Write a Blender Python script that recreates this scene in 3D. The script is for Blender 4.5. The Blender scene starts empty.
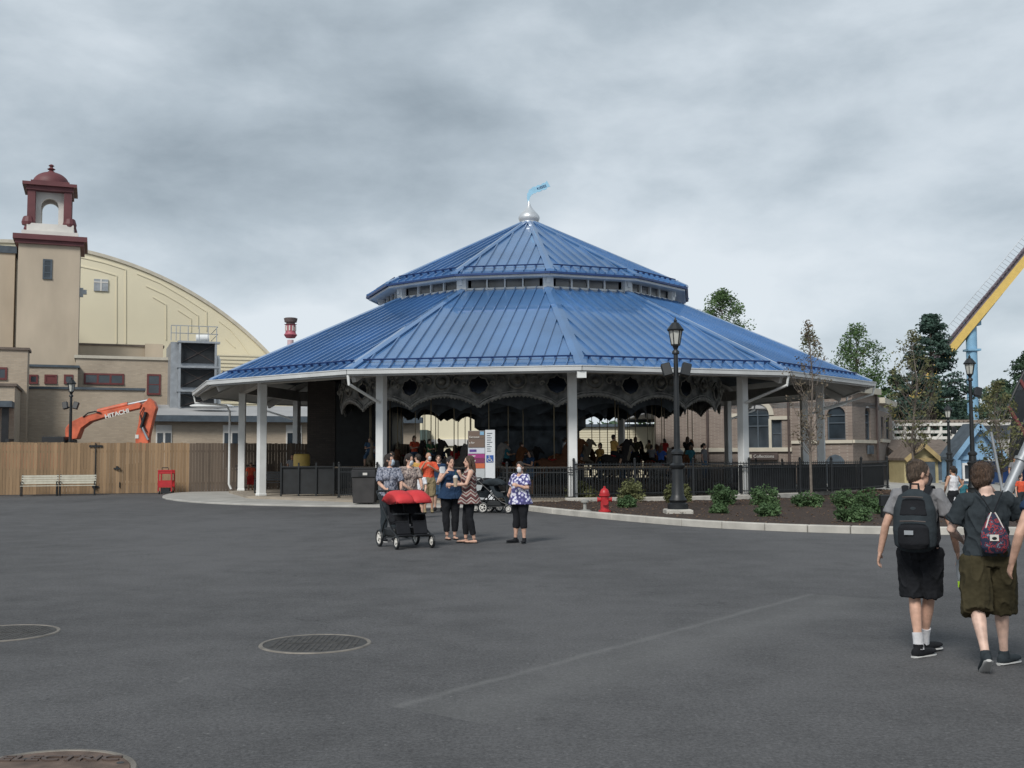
SKYX, SKYY, EXPO = 11.93, 0.3, 0.66
import bpy, bmesh, math, random
from mathutils import Vector, Matrix, Euler, noise
R = math.radians
rnd = random.Random(7)
S = bpy.context.scene
COL = S.collection
# ------------------------------------------------------------------ camera
F, PITCH, ROLL, CH = 1080.0, 0.066, -0.004, 1.7
cr_, sr_ = math.cos(ROLL), math.sin(ROLL)
def ray(px, py):
    dx, dy = px-512, py-384
    x = dx*cr_+dy*sr_; y = -dx*sr_+dy*cr_            # undo the roll
    c, s = math.cos(PITCH), math.sin(PITCH)
    return Vector((x/F, c + (y/F)*s, s - (y/F)*c))
def P(px, py, Y):                                    # point seen at a pixel, Y metres away
    r = ray(px, py); return Vector((0, 0, CH)) + r*(Y/r.y)
def G(px, py, z=0.0):                                # ground point seen at a pixel
    r = ray(px, py); return Vector((0, 0, CH)) + r*((z-CH)/r.z)
cam = bpy.data.cameras.new('camera'); co = bpy.data.objects.new('camera', cam); COL.objects.link(co)
cam.sensor_width = 36; cam.lens = F/1024*36; cam.clip_start = .1; cam.clip_end = 3000
fw = ray(512, 384).normalized()
right = (ray(612, 384)-ray(512, 384)).normalized(); up = right.cross(fw).normalized()
co.matrix_world = Matrix.Translation((0, 0, CH)) @ Matrix((right, up, -fw)).transposed().to_4x4()
S.camera = co
# ------------------------------------------------------------------ materials
def mat(name, col, rough=.7, metal=0., var=.12, scale=3., bump=0., bscale=40., spec=.5, coat=0., stretch=None, var2=None, emis=None, trans=0., detail=4, coords='Object'):
    m = bpy.data.materials.new(name); m.use_nodes = True
    n, l = m.node_tree.nodes, m.node_tree.links
    b = n['Principled BSDF']
    b.inputs['Roughness'].default_value = rough; b.inputs['Metallic'].default_value = metal
    b.inputs['Specular IOR Level'].default_value = spec
    b.inputs['Coat Weight'].default_value = coat
    tc = n.new('ShaderNodeTexCoord'); src = tc.outputs[coords]
    if stretch:
        mp = n.new('ShaderNodeMapping'); mp.inputs['Scale'].default_value = stretch; l.new(src, mp.inputs[0]); src = mp.outputs[0]
    nz = n.new('ShaderNodeTexNoise'); nz.inputs['Scale'].default_value = scale; nz.inputs['Detail'].default_value = detail
    l.new(src, nz.inputs['Vector'])
    cr = n.new('ShaderNodeValToRGB')
    a = [max(0, c*(1-var*1.6)) for c in col]; z = [min(1, c*(1+var*1.3)) for c in (var2 or col)]
    cr.color_ramp.elements[0].position = .3; cr.color_ramp.elements[1].position = .7
    cr.color_ramp.elements[0].color = (*a, 1); cr.color_ramp.elements[1].color = (*z, 1)
    l.new(nz.outputs['Fac'], cr.inputs[0]); l.new(cr.outputs[0], b.inputs['Base Color'])
    if bump:
        n2 = n.new('ShaderNodeTexNoise'); n2.inputs['Scale'].default_value = bscale; n2.inputs['Detail'].default_value = 3
        l.new(src, n2.inputs['Vector'])
        bp = n.new('ShaderNodeBump'); bp.inputs['Strength'].default_value = bump; bp.inputs['Distance'].default_value = .02
        l.new(n2.outputs['Fac'], bp.inputs['Height']); l.new(bp.outputs[0], b.inputs['Normal'])
    if trans:
        b.inputs['Subsurface Weight'].default_value = 0
        tr = n.new('ShaderNodeBsdfTranslucent'); l.new(cr.outputs[0], tr.inputs['Color'])
        mx = n.new('ShaderNodeMixShader'); mx.inputs[0].default_value = trans
        l.new(b.outputs[0], mx.inputs[1]); l.new(tr.outputs[0], mx.inputs[2]); l.new(mx.outputs[0], n['Material Output'].inputs[0])
    return m
def brickmat(name, c1, c2, mortar, sx, bw=.21, bh=.07, rough=.85, mort=.01, axis=None):
    """brick courses laid in wall coordinates: u = along the wall, v = height"""
    m = bpy.data.materials.new(name); m.use_nodes = True
    n, l = m.node_tree.nodes, m.node_tree.links; b = n['Principled BSDF']; b.inputs['Roughness'].default_value = rough
    tc = n.new('ShaderNodeTexCoord'); sp = n.new('ShaderNodeSeparateXYZ'); l.new(tc.outputs['Object'], sp.inputs[0])
    ad = n.new('ShaderNodeMath'); ad.operation = 'ADD'; l.new(sp.outputs[0], ad.inputs[0]); l.new(sp.outputs[1], ad.inputs[1])
    cb = n.new('ShaderNodeCombineXYZ'); l.new(ad.outputs[0], cb.inputs[0]); l.new(sp.outputs[2], cb.inputs[1])
    br = n.new('ShaderNodeTexBrick'); br.inputs['Scale'].default_value = sx
    br.inputs['Color1'].default_value = (*c1, 1); br.inputs['Color2'].default_value = (*c2, 1); br.inputs['Mortar'].default_value = (*mortar, 1)
    br.inputs['Brick Width'].default_value = bw; br.inputs['Row Height'].default_value = bh; br.inputs['Mortar Size'].default_value = mort
    l.new(cb.outputs[0], br.inputs['Vector'])
    nz = n.new('ShaderNodeTexNoise'); nz.inputs['Scale'].default_value = .45; nz.inputs['Detail'].default_value = 6; l.new(tc.outputs['Object'], nz.inputs['Vector'])
    mr = n.new('ShaderNodeMapRange'); mr.inputs[1].default_value = .3; mr.inputs[2].default_value = .7; mr.inputs[3].default_value = .86; mr.inputs[4].default_value = 1.1; l.new(nz.outputs['Fac'], mr.inputs[0])
    mx = n.new('ShaderNodeMix'); mx.data_type = 'RGBA'; mx.blend_type = 'MULTIPLY'; mx.inputs[0].default_value = 1
    l.new(br.outputs['Color'], mx.inputs[6]); l.new(mr.outputs[0], mx.inputs[7]); l.new(mx.outputs[2], b.inputs['Base Color'])
    return m
def pattern(name, kind, cols, scale, rough=.85):
    m = bpy.data.materials.new(name); m.use_nodes = True
    n, l = m.node_tree.nodes, m.node_tree.links; b = n['Principled BSDF']; b.inputs['Roughness'].default_value = rough
    tc = n.new('ShaderNodeTexCoord'); cr = n.new('ShaderNodeValToRGB'); cr.color_ramp.interpolation = 'CONSTANT'
    if kind == 'floral':
        t = n.new('ShaderNodeTexVoronoi'); t.inputs['Scale'].default_value = scale; l.new(tc.outputs['Object'], t.inputs['Vector']); out = t.outputs['Distance']
    elif kind == 'blotch':
        t = n.new('ShaderNodeTexNoise'); t.inputs['Scale'].default_value = scale; t.inputs['Detail'].default_value = 3; l.new(tc.outputs['Object'], t.inputs['Vector']); out = t.outputs['Fac']
    elif kind == 'chevron':
        sp = n.new('ShaderNodeSeparateXYZ'); l.new(tc.outputs['Object'], sp.inputs[0])
        a = n.new('ShaderNodeMath'); a.operation = 'PINGPONG'; a.inputs[1].default_value = .09; l.new(sp.outputs[1], a.inputs[0])
        c = n.new('ShaderNodeMath'); c.operation = 'MULTIPLY_ADD'; c.inputs[1].default_value = .8; l.new(a.outputs[0], c.inputs[0]); l.new(sp.outputs[2], c.inputs[2])
        d = n.new('ShaderNodeMath'); d.operation = 'MULTIPLY'; d.inputs[1].default_value = scale; l.new(c.outputs[0], d.inputs[0])
        e = n.new('ShaderNodeMath'); e.operation = 'FRACT'; l.new(d.outputs[0], e.inputs[0]); out = e.outputs[0]
    elif kind == 'plaid':
        sp = n.new('ShaderNodeSeparateXYZ'); l.new(tc.outputs['Object'], sp.inputs[0])
        o = []
        for k in (0, 2):
            d = n.new('ShaderNodeMath'); d.operation = 'MULTIPLY'; d.inputs[1].default_value = scale; l.new(sp.outputs[k], d.inputs[0])
            e = n.new('ShaderNodeMath'); e.operation = 'FRACT'; l.new(d.outputs[0], e.inputs[0])
            g = n.new('ShaderNodeMath'); g.operation = 'GREATER_THAN'; g.inputs[1].default_value = .55; l.new(e.outputs[0], g.inputs[0]); o.append(g.outputs[0])
        s = n.new('ShaderNodeMath'); s.operation = 'ADD'; l.new(o[0], s.inputs[0]); l.new(o[1], s.inputs[1])
        h = n.new('ShaderNodeMath'); h.operation = 'MULTIPLY'; h.inputs[1].default_value = .4; l.new(s.outputs[0], h.inputs[0]); out = h.outputs[0]
    elif kind == 'rings':
        sp = n.new('ShaderNodeSeparateXYZ'); l.new(tc.outputs['Object'], sp.inputs[0])
        d = n.new('ShaderNodeMath'); d.operation = 'MULTIPLY'; d.inputs[1].default_value = scale; l.new(sp.outputs[2], d.inputs[0])
        e = n.new('ShaderNodeMath'); e.operation = 'FRACT'; l.new(d.outputs[0], e.inputs[0]); out = e.outputs[0]
    els = cr.color_ramp.elements
    for i, (p, c) in enumerate(cols):
        if i < 2: els[i].position = p; els[i].color = (*c, 1)
        else: x = els.new(p); x.color = (*c, 1)
    l.new(out, cr.inputs[0]); l.new(cr.outputs[0], b.inputs['Base Color'])
    return m
ID = Matrix.Identity(4); FRAME = ID      # the frame a group of walls is laid out in
# ------------------------------------------------------------------ mesh builder
class MB:
    def __init__(s): s.v = []; s.f = []
    def add(s, vs, fs):
        o = len(s.v); s.v += [tuple(v) for v in vs]; s.f += [tuple(i+o for i in f) for f in fs]; return s
    def box(s, x0, x1, y0, y1, z0, z1):
        return s.add([(x0,y0,z0),(x1,y0,z0),(x1,y1,z0),(x0,y1,z0),(x0,y0,z1),(x1,y0,z1),(x1,y1,z1),(x0,y1,z1)],
                     [(3,2,1,0),(4,5,6,7),(0,1,5,4),(1,2,6,5),(2,3,7,6),(3,0,4,7)])
    def cbox(s, c, sz, rz=0, m=None):
        hx, hy, hz = sz[0]/2, sz[1]/2, sz[2]/2
        M = Matrix.Translation(c) @ (m.to_4x4() if m else Matrix.Rotation(rz, 4, 'Z'))
        vs = [M @ Vector(p) for p in [(-hx,-hy,-hz),(hx,-hy,-hz),(hx,hy,-hz),(-hx,hy,-hz),(-hx,-hy,hz),(hx,-hy,hz),(hx,hy,hz),(-hx,hy,hz)]]
        return s.add(vs, [(3,2,1,0),(4,5,6,7),(0,1,5,4),(1,2,6,5),(2,3,7,6),(3,0,4,7)])
    def bar(s, a, b, w, h, upv=(0,0,1)):                # box from a to b, w sideways, h along up
        a, b = Vector(a), Vector(b); d = (b-a).normalized(); u = Vector(upv)
        if abs(d.dot(u)) > .99: u = Vector((0,1,0))
        sd = d.cross(u).normalized(); u = sd.cross(d).normalized()
        vs = [p + sd*x*w/2 + u*y*h/2 for p in (a, b) for x, y in ((-1,-1),(1,-1),(1,1),(-1,1))]
        return s.add(vs, [(0,1,2,3),(7,6,5,4),(0,4,5,1),(1,5,6,2),(2,6,7,3),(3,7,4,0)])
    def tube(s, pts, rad, seg=8, cap=True, side=None):
        pts = [Vector(p) for p in pts]; n = len(pts)
        if not isinstance(rad, (list, tuple)): rad = [rad]*n
        rad = [r if isinstance(r, (list, tuple)) else (r, r) for r in rad]
        vs, prev = [], None
        for i, p in enumerate(pts):
            t = (pts[min(i+1, n-1)]-pts[max(i-1, 0)])
            t = t.normalized() if t.length > 1e-9 else Vector((0,0,1))
            if side is not None: a = Vector(side)
            elif prev is not None: a = prev
            else: a = Vector((1,0,0)) if abs(t.x) < .9 else Vector((0,1,0))
            a = (a - t*a.dot(t)); a = a.normalized() if a.length > 1e-6 else t.orthogonal().normalized()
            prev = a; b = t.cross(a)
            for k in range(seg):
                w = 2*math.pi*k/seg
                vs.append(p + a*math.cos(w)*rad[i][0] + b*math.sin(w)*rad[i][1])
        fs = [(i*seg+k, i*seg+(k+1)%seg, (i+1)*seg+(k+1)%seg, (i+1)*seg+k) for i in range(n-1) for k in range(seg)]
        if cap: fs += [tuple(reversed(range(seg))), tuple((n-1)*seg+k for k in range(seg))]
        return s.add(vs, fs)
    def lathe(s, prof, c=(0,0,0), seg=24, a0=0, rot=None):   # prof [(r, z)]
        c = Vector(c); n = len(prof); vs = []
        for r, z in prof:
            for k in range(seg):
                w = a0+2*math.pi*k/seg; q = Vector((r*math.cos(w), r*math.sin(w), z))
                vs.append(c+(rot @ q if rot else q))
        fs = [(i*seg+k, i*seg+(k+1)%seg, (i+1)*seg+(k+1)%seg, (i+1)*seg+k) for i in range(n-1) for k in range(seg)]
        fs += [tuple(reversed(range(seg))), tuple((n-1)*seg+k for k in range(seg))]
        return s.add(vs, fs)
    def ell(s, c, r, m=None, seg=14, rings=9):
        c = Vector(c); vs = [(0,0,-1)]; fs = []
        for i in range(1, rings):
            ph = -math.pi/2+math.pi*i/rings
            vs += [(math.cos(ph)*math.cos(2*math.pi*k/seg), math.cos(ph)*math.sin(2*math.pi*k/seg), math.sin(ph)) for k in range(seg)]
        vs.append((0,0,1)); top = len(vs)-1
        for k in range(seg):
            fs.append((0, 1+(k+1)%seg, 1+k)); fs.append((top, 1+(rings-2)*seg+k, 1+(rings-2)*seg+(k+1)%seg))
        for i in range(rings-2):
            for k in range(seg): fs.append((1+i*seg+k, 1+i*seg+(k+1)%seg, 1+(i+1)*seg+(k+1)%seg, 1+(i+1)*seg+k))
        out = []
        for v in vs:
            q = Vector((v[0]*r[0], v[1]*r[1], v[2]*r[2])); out.append(c+(m @ q if m else q))
        return s.add(out, fs)
    def prism(s, poly, ext, o=(0,0,0), ux=(1,0,0), uy=(0,0,1)):   # planar outline in (ux, uy), extruded by vector ext
        o, ux, uy, ext = Vector(o), Vector(ux), Vector(uy), Vector(ext); n = len(poly)
        a = [o+ux*x+uy*y for x, y in poly]
        vs = a+[p+ext for p in a]
        return s.add(vs, [tuple(range(n)), tuple(reversed(range(n, 2*n)))]+[((k+1)%n, k, n+k, n+(k+1)%n) for k in range(n)])
    def quad(s, a, b, c, d): return s.add([a, b, c, d], [(0,1,2,3)])
    def xf(s, M): s.v = [tuple(M @ Vector(v)) for v in s.v]; return s
    def mesh(s, name):
        me = bpy.data.meshes.new(name); me.from_pydata(s.v, [], s.f); me.update()
        return me
    def build(s, name, m, parent=None, smooth=False, bevel=0, world=False, voxel=0, sm=0, fix=True, bseg=1):
        me = s.mesh(name)
        if world and parent is not None: me.transform(wm(parent).inverted() @ FRAME)
        elif parent is None and FRAME is not ID: me.transform(FRAME)
        if fix:
            bm = bmesh.new(); bm.from_mesh(me); bmesh.ops.recalc_face_normals(bm, faces=bm.faces)
            if bevel: bmesh.ops.bevel(bm, geom=[e for e in bm.edges if e.calc_face_angle(0) > .5], offset=bevel, segments=bseg, affect='EDGES')
            bm.to_mesh(me); bm.free()
        if voxel: me = remesh(me, voxel, sm)
        if m: me.materials.append(m)
        if smooth:
            me.shade_smooth()
            if not voxel: me.set_sharp_from_angle(angle=R(40))
        o = bpy.data.objects.new(name, me); COL.objects.link(o)
        if parent: o.parent = parent
        return o
def folds(me, amp, s=(13,13,4.5)):
    P_ = [v.co.copy() for v in me.vertices]; N_ = [v.normal.copy() for v in me.vertices]; out = []
    for p, n_ in zip(P_, N_):
        d = 1-abs(noise.noise(Vector((p.x*s[0]+p.z*2, p.y*s[1], p.z*s[2]))))*2.2
        out.extend(p+n_*(amp*(d*d*d if d > 0 else 0)+amp*.25*noise.noise(p*30)))
    me.vertices.foreach_set('co', out); me.update()
def wm(o):
    M = o.matrix_basis.copy()
    while o.parent: o = o.parent; M = o.matrix_basis @ M
    return M
def remesh(me, vox, sm):
    o = bpy.data.objects.new('t', me); COL.objects.link(o)
    r = o.modifiers.new('r', 'REMESH'); r.mode = 'VOXEL'; r.voxel_size = vox
    if sm: s_ = o.modifiers.new('s', 'SMOOTH'); s_.factor = .6; s_.iterations = sm
    dg = bpy.context.evaluated_depsgraph_get(); dg.update()
    out = bpy.data.meshes.new_from_object(o.evaluated_get(dg)); name = me.name
    bpy.data.objects.remove(o); bpy.data.meshes.remove(me); out.name = name
    return out
def tag(o, label=None, cat=None, group=None, kind=None):
    if label: o['label'] = label
    if cat: o['category'] = cat
    if group: o['group'] = group
    if kind: o['kind'] = kind
    return o
def thing(name, label, cat, loc=(0,0,0), rz=0, group=None):
    o = bpy.data.objects.new(name, None); COL.objects.link(o); o.empty_display_size = .2
    o.location = FRAME @ Vector(loc); o.rotation_euler = (0,0,rz+FRAME.to_euler().z); return tag(o, label, cat, group)
def dup(o, parent=None, loc=None, rz=None, label=None, mats=None):
    c = o.copy(); COL.objects.link(c)
    if parent: c.parent = parent
    if loc is not None: c.location = loc
    if rz is not None: c.rotation_euler = (0,0,rz)
    if label: c['label'] = label
    for ch in list(o.children): dup(ch, c)
    return c
def text_mb(body, size, depth, bold=0.0):
    cu = bpy.data.curves.new('t', 'FONT'); cu.body = body; cu.size = size; cu.extrude = depth/2; cu.align_x = 'CENTER'; cu.align_y = 'CENTER'; cu.offset = bold
    o = bpy.data.objects.new('t', cu); COL.objects.link(o); dg = bpy.context.evaluated_depsgraph_get(); dg.update()
    me = bpy.data.meshes.new_from_object(o.evaluated_get(dg))
    m = MB(); m.add([v.co.copy() for v in me.vertices], [tuple(p.vertices) for p in me.polygons])
    bpy.data.objects.remove(o); bpy.data.meshes.remove(me); return m
def text(body, size, depth, m, parent, loc, ux=(1,0,0), uy=(0,0,1), name='lettering', world=True, bold=0, sx=1):
    mb = text_mb(body, size, depth, bold); ux, uy = Vector(ux).normalized(), Vector(uy).normalized(); uz = ux.cross(uy)
    M = Matrix.Translation(loc) @ Matrix((ux*sx, uy, uz)).transposed().to_4x4()
    return mb.xf(M).build(name, m, parent, world=world, fix=False)
# ------------------------------------------------------------------ world and sun
W = bpy.data.worlds.new('World'); S.world = W; W.use_nodes = True
n, l = W.node_tree.nodes, W.node_tree.links
SUN_EL, SUN_AZ = R(42), R(205)
sky = n.new('ShaderNodeTexSky'); sky.sky_type = 'NISHITA'; sky.sun_disc = False; sky.sun_elevation = SUN_EL; sky.sun_rotation = SUN_AZ
bg = n['Background']; bg.inputs[1].default_value = .1
tc = n.new('ShaderNodeTexCoord'); sp = n.new('ShaderNodeSeparateXYZ'); l.new(tc.outputs['Generated'], sp.inputs[0])
def mth(op, a, b=None, c=None):
    q = n.new('ShaderNodeMath'); q.operation = op
    for i, v in enumerate((a, b, c)):
        if v is None: continue
        if isinstance(v, (int, float)): q.inputs[i].default_value = v
        else: l.new(v, q.inputs[i])
    return q.outputs[0]
def nz(scale, det, off, rough=.55, dist=.4, st=(1,1,2.1)):
    mp = n.new('ShaderNodeMapping'); mp.inputs['Location'].default_value = off; mp.inputs['Scale'].default_value = st; l.new(tc.outputs['Generated'], mp.inputs[0])
    t = n.new('ShaderNodeTexNoise'); t.inputs['Scale'].default_value = scale; t.inputs['Detail'].default_value = det
    t.inputs['Roughness'].default_value = rough; t.inputs['Distortion'].default_value = dist; l.new(mp.outputs[0], t.inputs['Vector']); return t.outputs['Fac']
big = nz(1.75, 3, (SKYX, SKYY, 0), .5, .12); fine = nz(6.5, 9, (1.3, 7.7, 2), .56, .15)
mixv = mth('ADD', mth('MULTIPLY', big, .68), mth('MULTIPLY', fine, .32))
el = mth('MAXIMUM', sp.outputs[2], 0.)
hz = mth('ADD', mth('MULTIPLY_ADD', mth('POWER', mth('SUBTRACT', 1., el), 5.), .10, mixv), mth('MULTIPLY_ADD', el, -.20, .03))
ramp = n.new('ShaderNodeValToRGB'); l.new(hz, ramp.inputs[0]); e = ramp.color_ramp.elements
e[0].position = .33; e[0].color = (.175, .210, .240, 1)
e[1].position = .62; e[1].color = (.470, .508, .540, 1)
x = e.new(.455); x.color = (.290, .334, .370, 1)
x = e.new(.54); x.color = (.392, .436, .472, 1)
mx = n.new('ShaderNodeMix'); mx.data_type = 'RGBA'; mx.inputs[0].default_value = .95
l.new(sky.outputs[0], mx.inputs[6]); vs_ = n.new('ShaderNodeVectorMath'); vs_.operation = 'SCALE'; vs_.inputs[3].default_value = 10; l.new(ramp.outputs[0], vs_.inputs[0]); l.new(vs_.outputs[0], mx.inputs[7]); l.new(mx.outputs[2], bg.inputs[0])
sun = bpy.data.lights.new('sun', 'SUN'); sun.energy = 1.9; sun.angle = R(18); sun.color = (1, .97, .92)
so = bpy.data.objects.new('sun', sun); COL.objects.link(so)
# sun behind and to the left of the viewer, high
sd = Vector((math.sin(SUN_AZ)*math.cos(SUN_EL), math.cos(SUN_AZ)*math.cos(SUN_EL), math.sin(SUN_EL)))
so.rotation_euler = sd.to_track_quat('Z', 'Y').to_euler()
V = S.view_settings; V.view_transform = 'Standard'; V.look = 'None'; V.exposure = EXPO; V.gamma = 1; V.use_curve_mapping = False
S.cycles.max_bounces = 5; S.cycles.diffuse_bounces = 3; S.cycles.glossy_bounces = 3; S.cycles.transparent_max_bounces = 6
# ================================================================== materials
M = {}
M['white'] = mat('white_paint', (.72,.73,.72), .45, var=.06, scale=1.5)
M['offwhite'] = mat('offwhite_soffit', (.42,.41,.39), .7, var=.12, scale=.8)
M['blue'] = mat('blue_standing_seam_metal', (.070,.170,.36), .28, 0, bump=.14, bscale=1.3, var=.15, scale=.35, stretch=(1,1,1), detail=6, coat=1.)
M['gutter'] = mat('aluminium_gutter', (.50,.51,.51), .5, var=.08, scale=1.5)
M['blue_dark'] = mat('blue_trim_metal', (.015,.045,.15), .4, .2, var=.08)
M['silver'] = mat('silver_finial_metal', (.62,.64,.66), .38, .55, var=.06)
M['glass'] = mat('dark_window_glass', (.03,.04,.05), .12, 0, var=.3, scale=.8, spec=.8)
M['glass_grey'] = mat('clerestory_glass', (.11,.11,.11), .2, 0, var=.3, scale=1.2, spec=.6)
M['black'] = mat('black_powder_coat', (.012,.014,.016), .45, 0, var=.2)
M['blackp'] = mat('black_panel', (.010,.012,.014), .6, 0, var=.3)
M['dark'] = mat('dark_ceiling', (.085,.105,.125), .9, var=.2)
M['conc'] = mat('concrete', (.44,.42,.38), .9, var=.14, scale=2.2, bump=.15, bscale=60, detail=8)
M['conc2'] = mat('pale_concrete', (.37,.36,.335), .9, var=.12, scale=1.2, bump=.12, bscale=60, detail=8)
M['mulch'] = mat('mulch', (.045,.028,.02), .95, var=.5, scale=22, bump=1., bscale=30, detail=8)
M['tan'] = mat('tan_stucco', (.46,.385,.295), .9, var=.10, scale=.5, stretch=(1,1,.35), bump=.1, bscale=20, detail=8)
M['tanbrick'] = brickmat('tan_brick', (.44,.36,.27), (.37,.30,.225), (.36,.31,.25), 1, .3, .09, mort=.012)
M['cream'] = mat('cream_painted_wall', (.68,.62,.46), .85, var=.05, scale=.12, detail=8)
M['maroon'] = mat('maroon_paint', (.125,.038,.042), .6, var=.12, scale=1)
M['capwhite'] = mat('white_stucco', (.62,.60,.56), .8, var=.07, scale=1)
M['greybrick'] = brickmat('grey_brown_brick', (.165,.125,.105), (.23,.18,.15), (.27,.235,.205), 1, .24, .08, mort=.012)
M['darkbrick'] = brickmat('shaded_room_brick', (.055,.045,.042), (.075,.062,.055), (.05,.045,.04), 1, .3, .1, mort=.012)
M['stone'] = mat('cast_stone_trim', (.50,.46,.38), .8, var=.07, scale=2)
M['redframe'] = mat('dark_red_frame', (.13,.03,.03), .6)
M['roofgrey'] = mat('grey_membrane_roof', (.34,.34,.34), .8, var=.08, scale=.6)
M['orange'] = mat('orange_machine_paint', (.56,.12,.055), .5, var=.22, scale=2.2, detail=8)
M['red'] = mat('red_paint', (.42,.02,.025), .4, var=.12, scale=4)
M['steel'] = mat('galvanised_steel', (.36,.38,.40), .45, .5, var=.1)
M['tanyellow'] = mat('tan_yellow_timber', (.36,.27,.13), .7, var=.12)
M['paleblue'] = mat('pale_blue_paint', (.22,.38,.55), .6, var=.05)
M['browniron'] = mat('brown_metal', (.07,.05,.045), .6)
M['benchslat'] = mat('pale_bench_slat', (.52,.50,.42), .6, var=.08, scale=6)
M['yellow'] = mat('yellow_paint', (.60,.42,.11), .5, var=.06)
M['skyblue'] = mat('sky_blue_paint', (.20,.38,.54), .5, var=.06)
M['houseyellow'] = mat('pale_yellow_siding', (.42,.36,.20), .7, var=.06)
M['slate'] = mat('dark_slate_roof', (.07,.09,.11), .8, var=.15, scale=3)
M['brownroof'] = mat('brown_shingle_roof', (.15,.12,.10), .9, var=.15, scale=3)
M['gilt'] = mat('carousel_gilt', (.26,.26,.24), .45, .2, var=.35, scale=5)
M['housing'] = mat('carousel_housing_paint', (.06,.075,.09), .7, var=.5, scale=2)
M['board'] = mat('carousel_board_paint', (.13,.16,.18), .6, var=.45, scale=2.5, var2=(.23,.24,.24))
M['boardb'] = mat('carousel_cream_trim', (.36,.37,.37), .5, var=.3, scale=6)
M['mirror'] = mat('carousel_mirror', (.03,.04,.06), .12, .8)
M['brass'] = mat('brass_pole', (.16,.13,.08), .35, .6)
M['iron'] = mat('manhole_iron', (.058,.056,.054), .7, .3, var=.25, scale=9)
M['rust'] = mat('rusty_manhole_iron', (.13,.090,.07), .75, .2, var=.3, scale=7)
M['ironrim'] = mat('worn_rim_iron', (.20,.18,.155), .6, .3, var=.2, scale=7)
# cedar fence: planks
def plankmat(name, c, w=.14):
    m = bpy.data.materials.new(name); m.use_nodes = True
    n, l = m.node_tree.nodes, m.node_tree.links; b = n['Principled BSDF']; b.inputs['Roughness'].default_value = .85
    tc = n.new('ShaderNodeTexCoord'); sp = n.new('ShaderNodeSeparateXYZ'); l.new(tc.outputs['Object'], sp.inputs[0])
    d = n.new('ShaderNodeMath'); d.operation = 'DIVIDE'; d.inputs[1].default_value = w; l.new(sp.outputs[0], d.inputs[0])
    fl = n.new('ShaderNodeMath'); fl.operation = 'FLOOR'; l.new(d.outputs[0], fl.inputs[0])
    wn = n.new('ShaderNodeTexWhiteNoise'); wn.noise_dimensions = '1D'; l.new(fl.outputs[0], wn.inputs['W'])
    mp = n.new('ShaderNodeMapping'); mp.inputs['Scale'].default_value = (9, 9, .8); l.new(tc.outputs['Object'], mp.inputs[0])
    nz_ = n.new('ShaderNodeTexNoise'); nz_.inputs['Scale'].default_value = 1.5; nz_.inputs['Detail'].default_value = 5; l.new(mp.outputs[0], nz_.inputs['Vector'])
    ad = n.new('ShaderNodeMath'); ad.operation = 'ADD'; l.new(wn.outputs['Value'], ad.inputs[0]); l.new(nz_.outputs['Fac'], ad.inputs[1])
    mr = n.new('ShaderNodeMapRange'); mr.inputs[1].default_value = .2; mr.inputs[2].default_value = 1.6; mr.inputs[3].default_value = .60; mr.inputs[4].default_value = 1.32; l.new(ad.outputs[0], mr.inputs[0])
    mx = n.new('ShaderNodeMix'); mx.data_type = 'RGBA'; mx.blend_type = 'MULTIPLY'; mx.inputs[0].default_value = 1; mx.inputs[6].default_value = (*c, 1)
    l.new(mr.outputs[0], mx.inputs[7]); l.new(mx.outputs[2], b.inputs['Base Color']); return m
M['cedar'] = plankmat('cedar_planks', (.28,.185,.105)); M['cedar_grey'] = plankmat('darker_cedar_planks', (.12,.092,.07))  # second plank colour is darker and greyer, for the right-hand run
M['shoe_sole'] = mat('shoe_sole', (.45,.45,.44), .7, var=.05)
M['eye'] = mat('eye', (.03,.02,.015), .2); M['lips'] = mat('lips', (.38,.14,.12), .5)
M['mask_blue'] = mat('pale_blue_mask', (.42,.52,.60), .8, var=.05); M['mask_black'] = mat('black_mask', (.02,.02,.025), .8)
M['mask_white'] = mat('white_mask', (.62,.64,.66), .8, var=.05)
SK = {'fair': mat('fair_skin', (.56,.34,.25), .55, var=.16, scale=14), 'pale': mat('pale_skin', (.60,.41,.33), .55, var=.16, scale=14),
      'tan': mat('tan_skin', (.43,.245,.16), .55, var=.08, scale=9), 'brown': mat('brown_skin', (.20,.105,.065), .55, var=.08, scale=9)}
HR = {'dark': mat('dark_brown_hair', (.022,.014,.010), .55, var=.5, scale=50, stretch=(3,3,.4), bump=.8, bscale=60),
      'brown': mat('brown_hair', (.075,.042,.025), .55, var=.5, scale=50, stretch=(3,3,.4), bump=.8, bscale=60),
      'ash': mat('ash_brown_hair', (.085,.058,.040), .6, var=.5, scale=50, stretch=(3,3,.4), bump=.8, bscale=60)}
def cloth(name, c, var=.12, **k): return mat(name, c, .9, var=var, scale=k.pop('scale', 7), bump=k.pop('bump', .7), bscale=k.pop('bscale', 11), spec=.2, **k)
CL = {k: cloth(k+'_fabric', c) for k, c in dict(black=(.014,.015,.018), charcoal=(.030,.038,.044), navy=(.018,.04,.085), grey=(.21,.21,.22), olive=(.045,.038,.020),
      orange=(.62,.10,.05), yellow=(.55,.33,.10), khaki=(.24,.19,.11), white=(.62,.62,.64), denim=(.07,.13,.22), red=(.40,.03,.03), teal=(.04,.16,.20), purple=(.10,.06,.22), green=(.05,.14,.07), pink=(.45,.18,.22), blue=(.04,.10,.34)).items()}
CL['greyfloral'] = pattern('grey_patterned_fabric', 'blotch', [(0,(.05,.06,.09)),(.44,(.26,.28,.34)),(.52,(.12,.13,.18)),(.58,(.36,.37,.42))], 26)
CL['tanfloral'] = pattern('beige_patterned_fabric', 'blotch', [(0,(.09,.07,.08)),(.44,(.34,.27,.23)),(.52,(.18,.15,.15)),(.58,(.42,.35,.31))], 28)
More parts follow.
